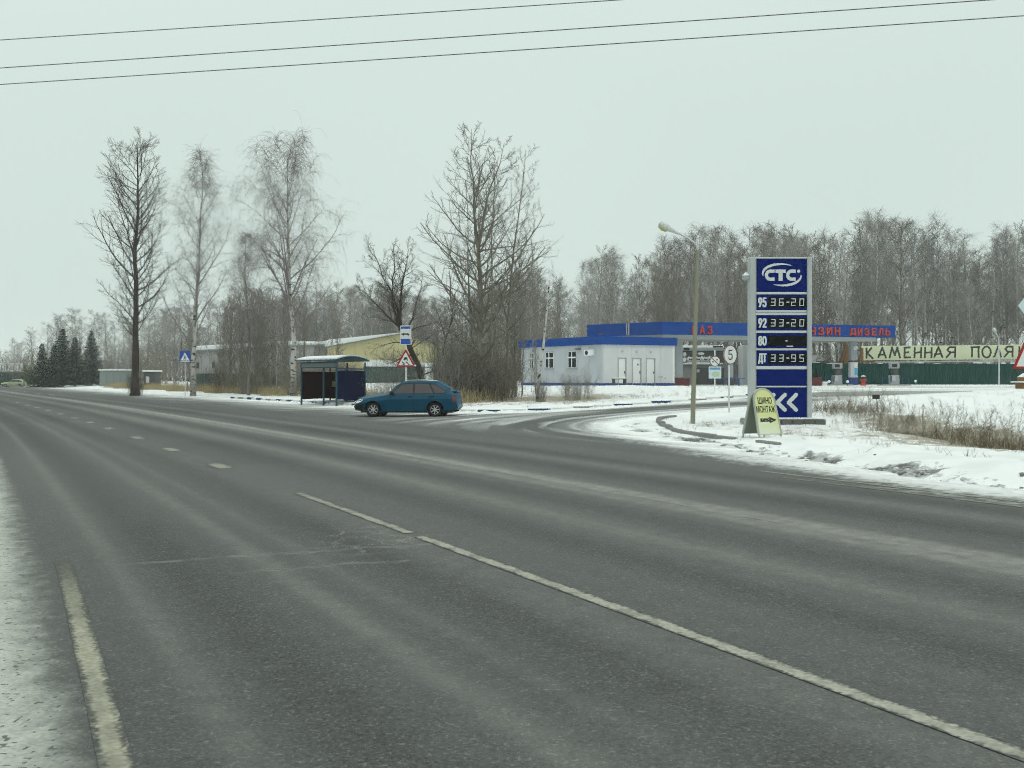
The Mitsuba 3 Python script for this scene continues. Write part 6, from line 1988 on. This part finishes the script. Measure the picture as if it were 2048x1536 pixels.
# weeds in the ditch of the sign island
n = 9000
i = rng.integers(0, len(DITCH), n)
p = DITCH[i] + rng.normal(0, 0.75, (n, 2)) + rng.uniform(-.3, .3, (n, 2))
l, t = lt(p[:, 0], p[:, 1])
dense_ = meshkit.noise(np.stack([p[:, 0] * 0.9, p[:, 1] * 0.9, 0 * t], 1), 4)
keep = (t < 28) & (t > -2) & (dense_ > 0.28 + 0.14 * (t > 23))
p = p[keep]; dn = dense_[keep]
wd1 = blades(rng, p[:, 0], p[:, 1], rng.uniform(0.10, 0.5, len(p)) * (0.5 + dn), np.full(len(p), 0.0045), 0.4)
# tall stalks with side twigs
n = 420
i = rng.integers(0, len(DITCH), n)
p = DITCH[i] + rng.normal(0, 1.0, (n, 2)) * [1, 1]
l, t = lt(p[:, 0], p[:, 1])
p = p[(t < 28.5) & (t > -2)]
z = ground_h(p[:, 0], p[:, 1])
h = rng.uniform(0.3, 0.9, len(p))
d = unit(np.stack([rng.normal(0, 0.12, len(p)), rng.normal(0, 0.12, len(p)), np.ones(len(p))], 1))
pts = [np.stack([p[:, 0], p[:, 1], z - 0.03], 1)]
for q in range(5):
    d = unit(d + rng.normal(0, 0.07, d.shape))
    pts.append(pts[-1] + d * (h / 5)[:, None])
P = np.stack(pts, 1); R = np.full(P.shape[:2], 0.0042)
b = shoots(rng, P, R, h, 7, (0.35, 1.0), 45, 0.26, 3, 0.15, 0.08, None, 0.8, 0.003)
c = shoots(rng, *b, 3, (0.4, 1.0), 40, 0.4, 2, 0.15, 0.05, None, 0.9, 0.003)
v, f = merge(wd1, tubes(P, R, 3), tubes(b[0], b[1], 3), tubes(c[0], c[1], 3))
key = fresh('dry_weeds')
scene[key] = mikit.ply(as_mesh((v, f)), 'weed_brown', smooth=True)
labels[key] = {'kind': 'stuff', 'label': 'brown dry weeds in the ditch of the snowy field'}
# thin tufts poking through the snow of island, field and bank
n = 26000
l = rng.uniform(13, 46, n); t = rng.uniform(-2, 62, n)
x, y = xy(l, t)
_, gg, _ = ground_h(x, y, True)
f1 = meshkit.fbm(np.stack([x * 1.1, y * 1.1, 0 * x], 1), 3, 9)
keep = (rng.random(n) < np.clip((f1 - 0.46) * 4, 0, 1) * np.clip(gg + 0.18, 0, 1)) & (road_dist(x, y) > 0.7)
x, y = x[keep], y[keep]
xs_, ys_ = np.repeat(x, 4) + rng.normal(0, 0.05, 4 * len(x)), np.repeat(y, 4) + rng.normal(0, 0.05, 4 * len(x))
v, f = blades(rng, xs_, ys_, rng.uniform(0.05, 0.22, len(xs_)), np.full(len(xs_), 0.004), 0.5)
key = fresh('grass_tufts')
scene[key] = mikit.ply(as_mesh((v, f)), 'weed_brown', smooth=True)
labels[key] = {'kind': 'stuff', 'label': 'thin grass tufts poking through the snow'}
# frozen clods and slush lumps along the road edge
lumps = []
lr = R_(310)
for k in range(230):
    tq = lr.uniform(2, 24)
    e = _edge[np.argmin(np.abs(lt(_edge[:, 0], _edge[:, 1])[1] - tq) + 100 * (lt(_edge[:, 0], _edge[:, 1])[0] < 5))] if False else None
    lq = np.interp(tq, [9, 10.5, 12.8, 16.3, 18.6, 22, 25.2], [12.1, 12.25, 12.8, 13.6, 14.3, 15.3, 16.5]) + abs(lr.normal(0.1, 0.45))
    X, Y = xy(lq, tq)
    m = trimesh.creation.icosphere(1, 1.0)
    m.vertices = m.vertices * (0.6 + 0.8 * lr.random((len(m.vertices), 1)))
    s = abs(lr.normal(0.012, 0.014)) + 0.008
    m.apply_scale((s * 1.4, s * 1.4, s * 0.8))
    m.apply_translation((float(X), float(Y), gz(float(X), float(Y)) + s * 0.2))
    lumps.append((m.vertices, m.faces))
dproc('slush', lambda p, n, uv: mix((0.18, 0.18, 0.17), (0.70, 0.73, 0.73), smoothstep(0.25, 0.5, noise(p.x * 5, p.y * 5, 0))))
key = fresh('slush_clods')
scene[key] = mikit.ply(as_mesh(merge(*lumps)), 'slush', smooth=True)
labels[key] = {'kind': 'stuff', 'label': 'frozen slush clods along the edge of the road'}

# ---------------------------------------------------------------- the wintry air: one closed box round everything
mat('clear_air', {'type': 'null'})
scene['clear_air'] = {'type': 'null'}
scene['haze'] = {'type': 'cube', 'to_world': T().translate([0, 750, 14]).scale([2600, 2350, 16]), 'bsdf': {'type': 'ref', 'id': 'clear_air'}, 'interior': {'type': 'ref', 'id': 'haze_medium'}}
labels['haze'] = {'kind': 'stuff', 'label': 'pale winter haze'}
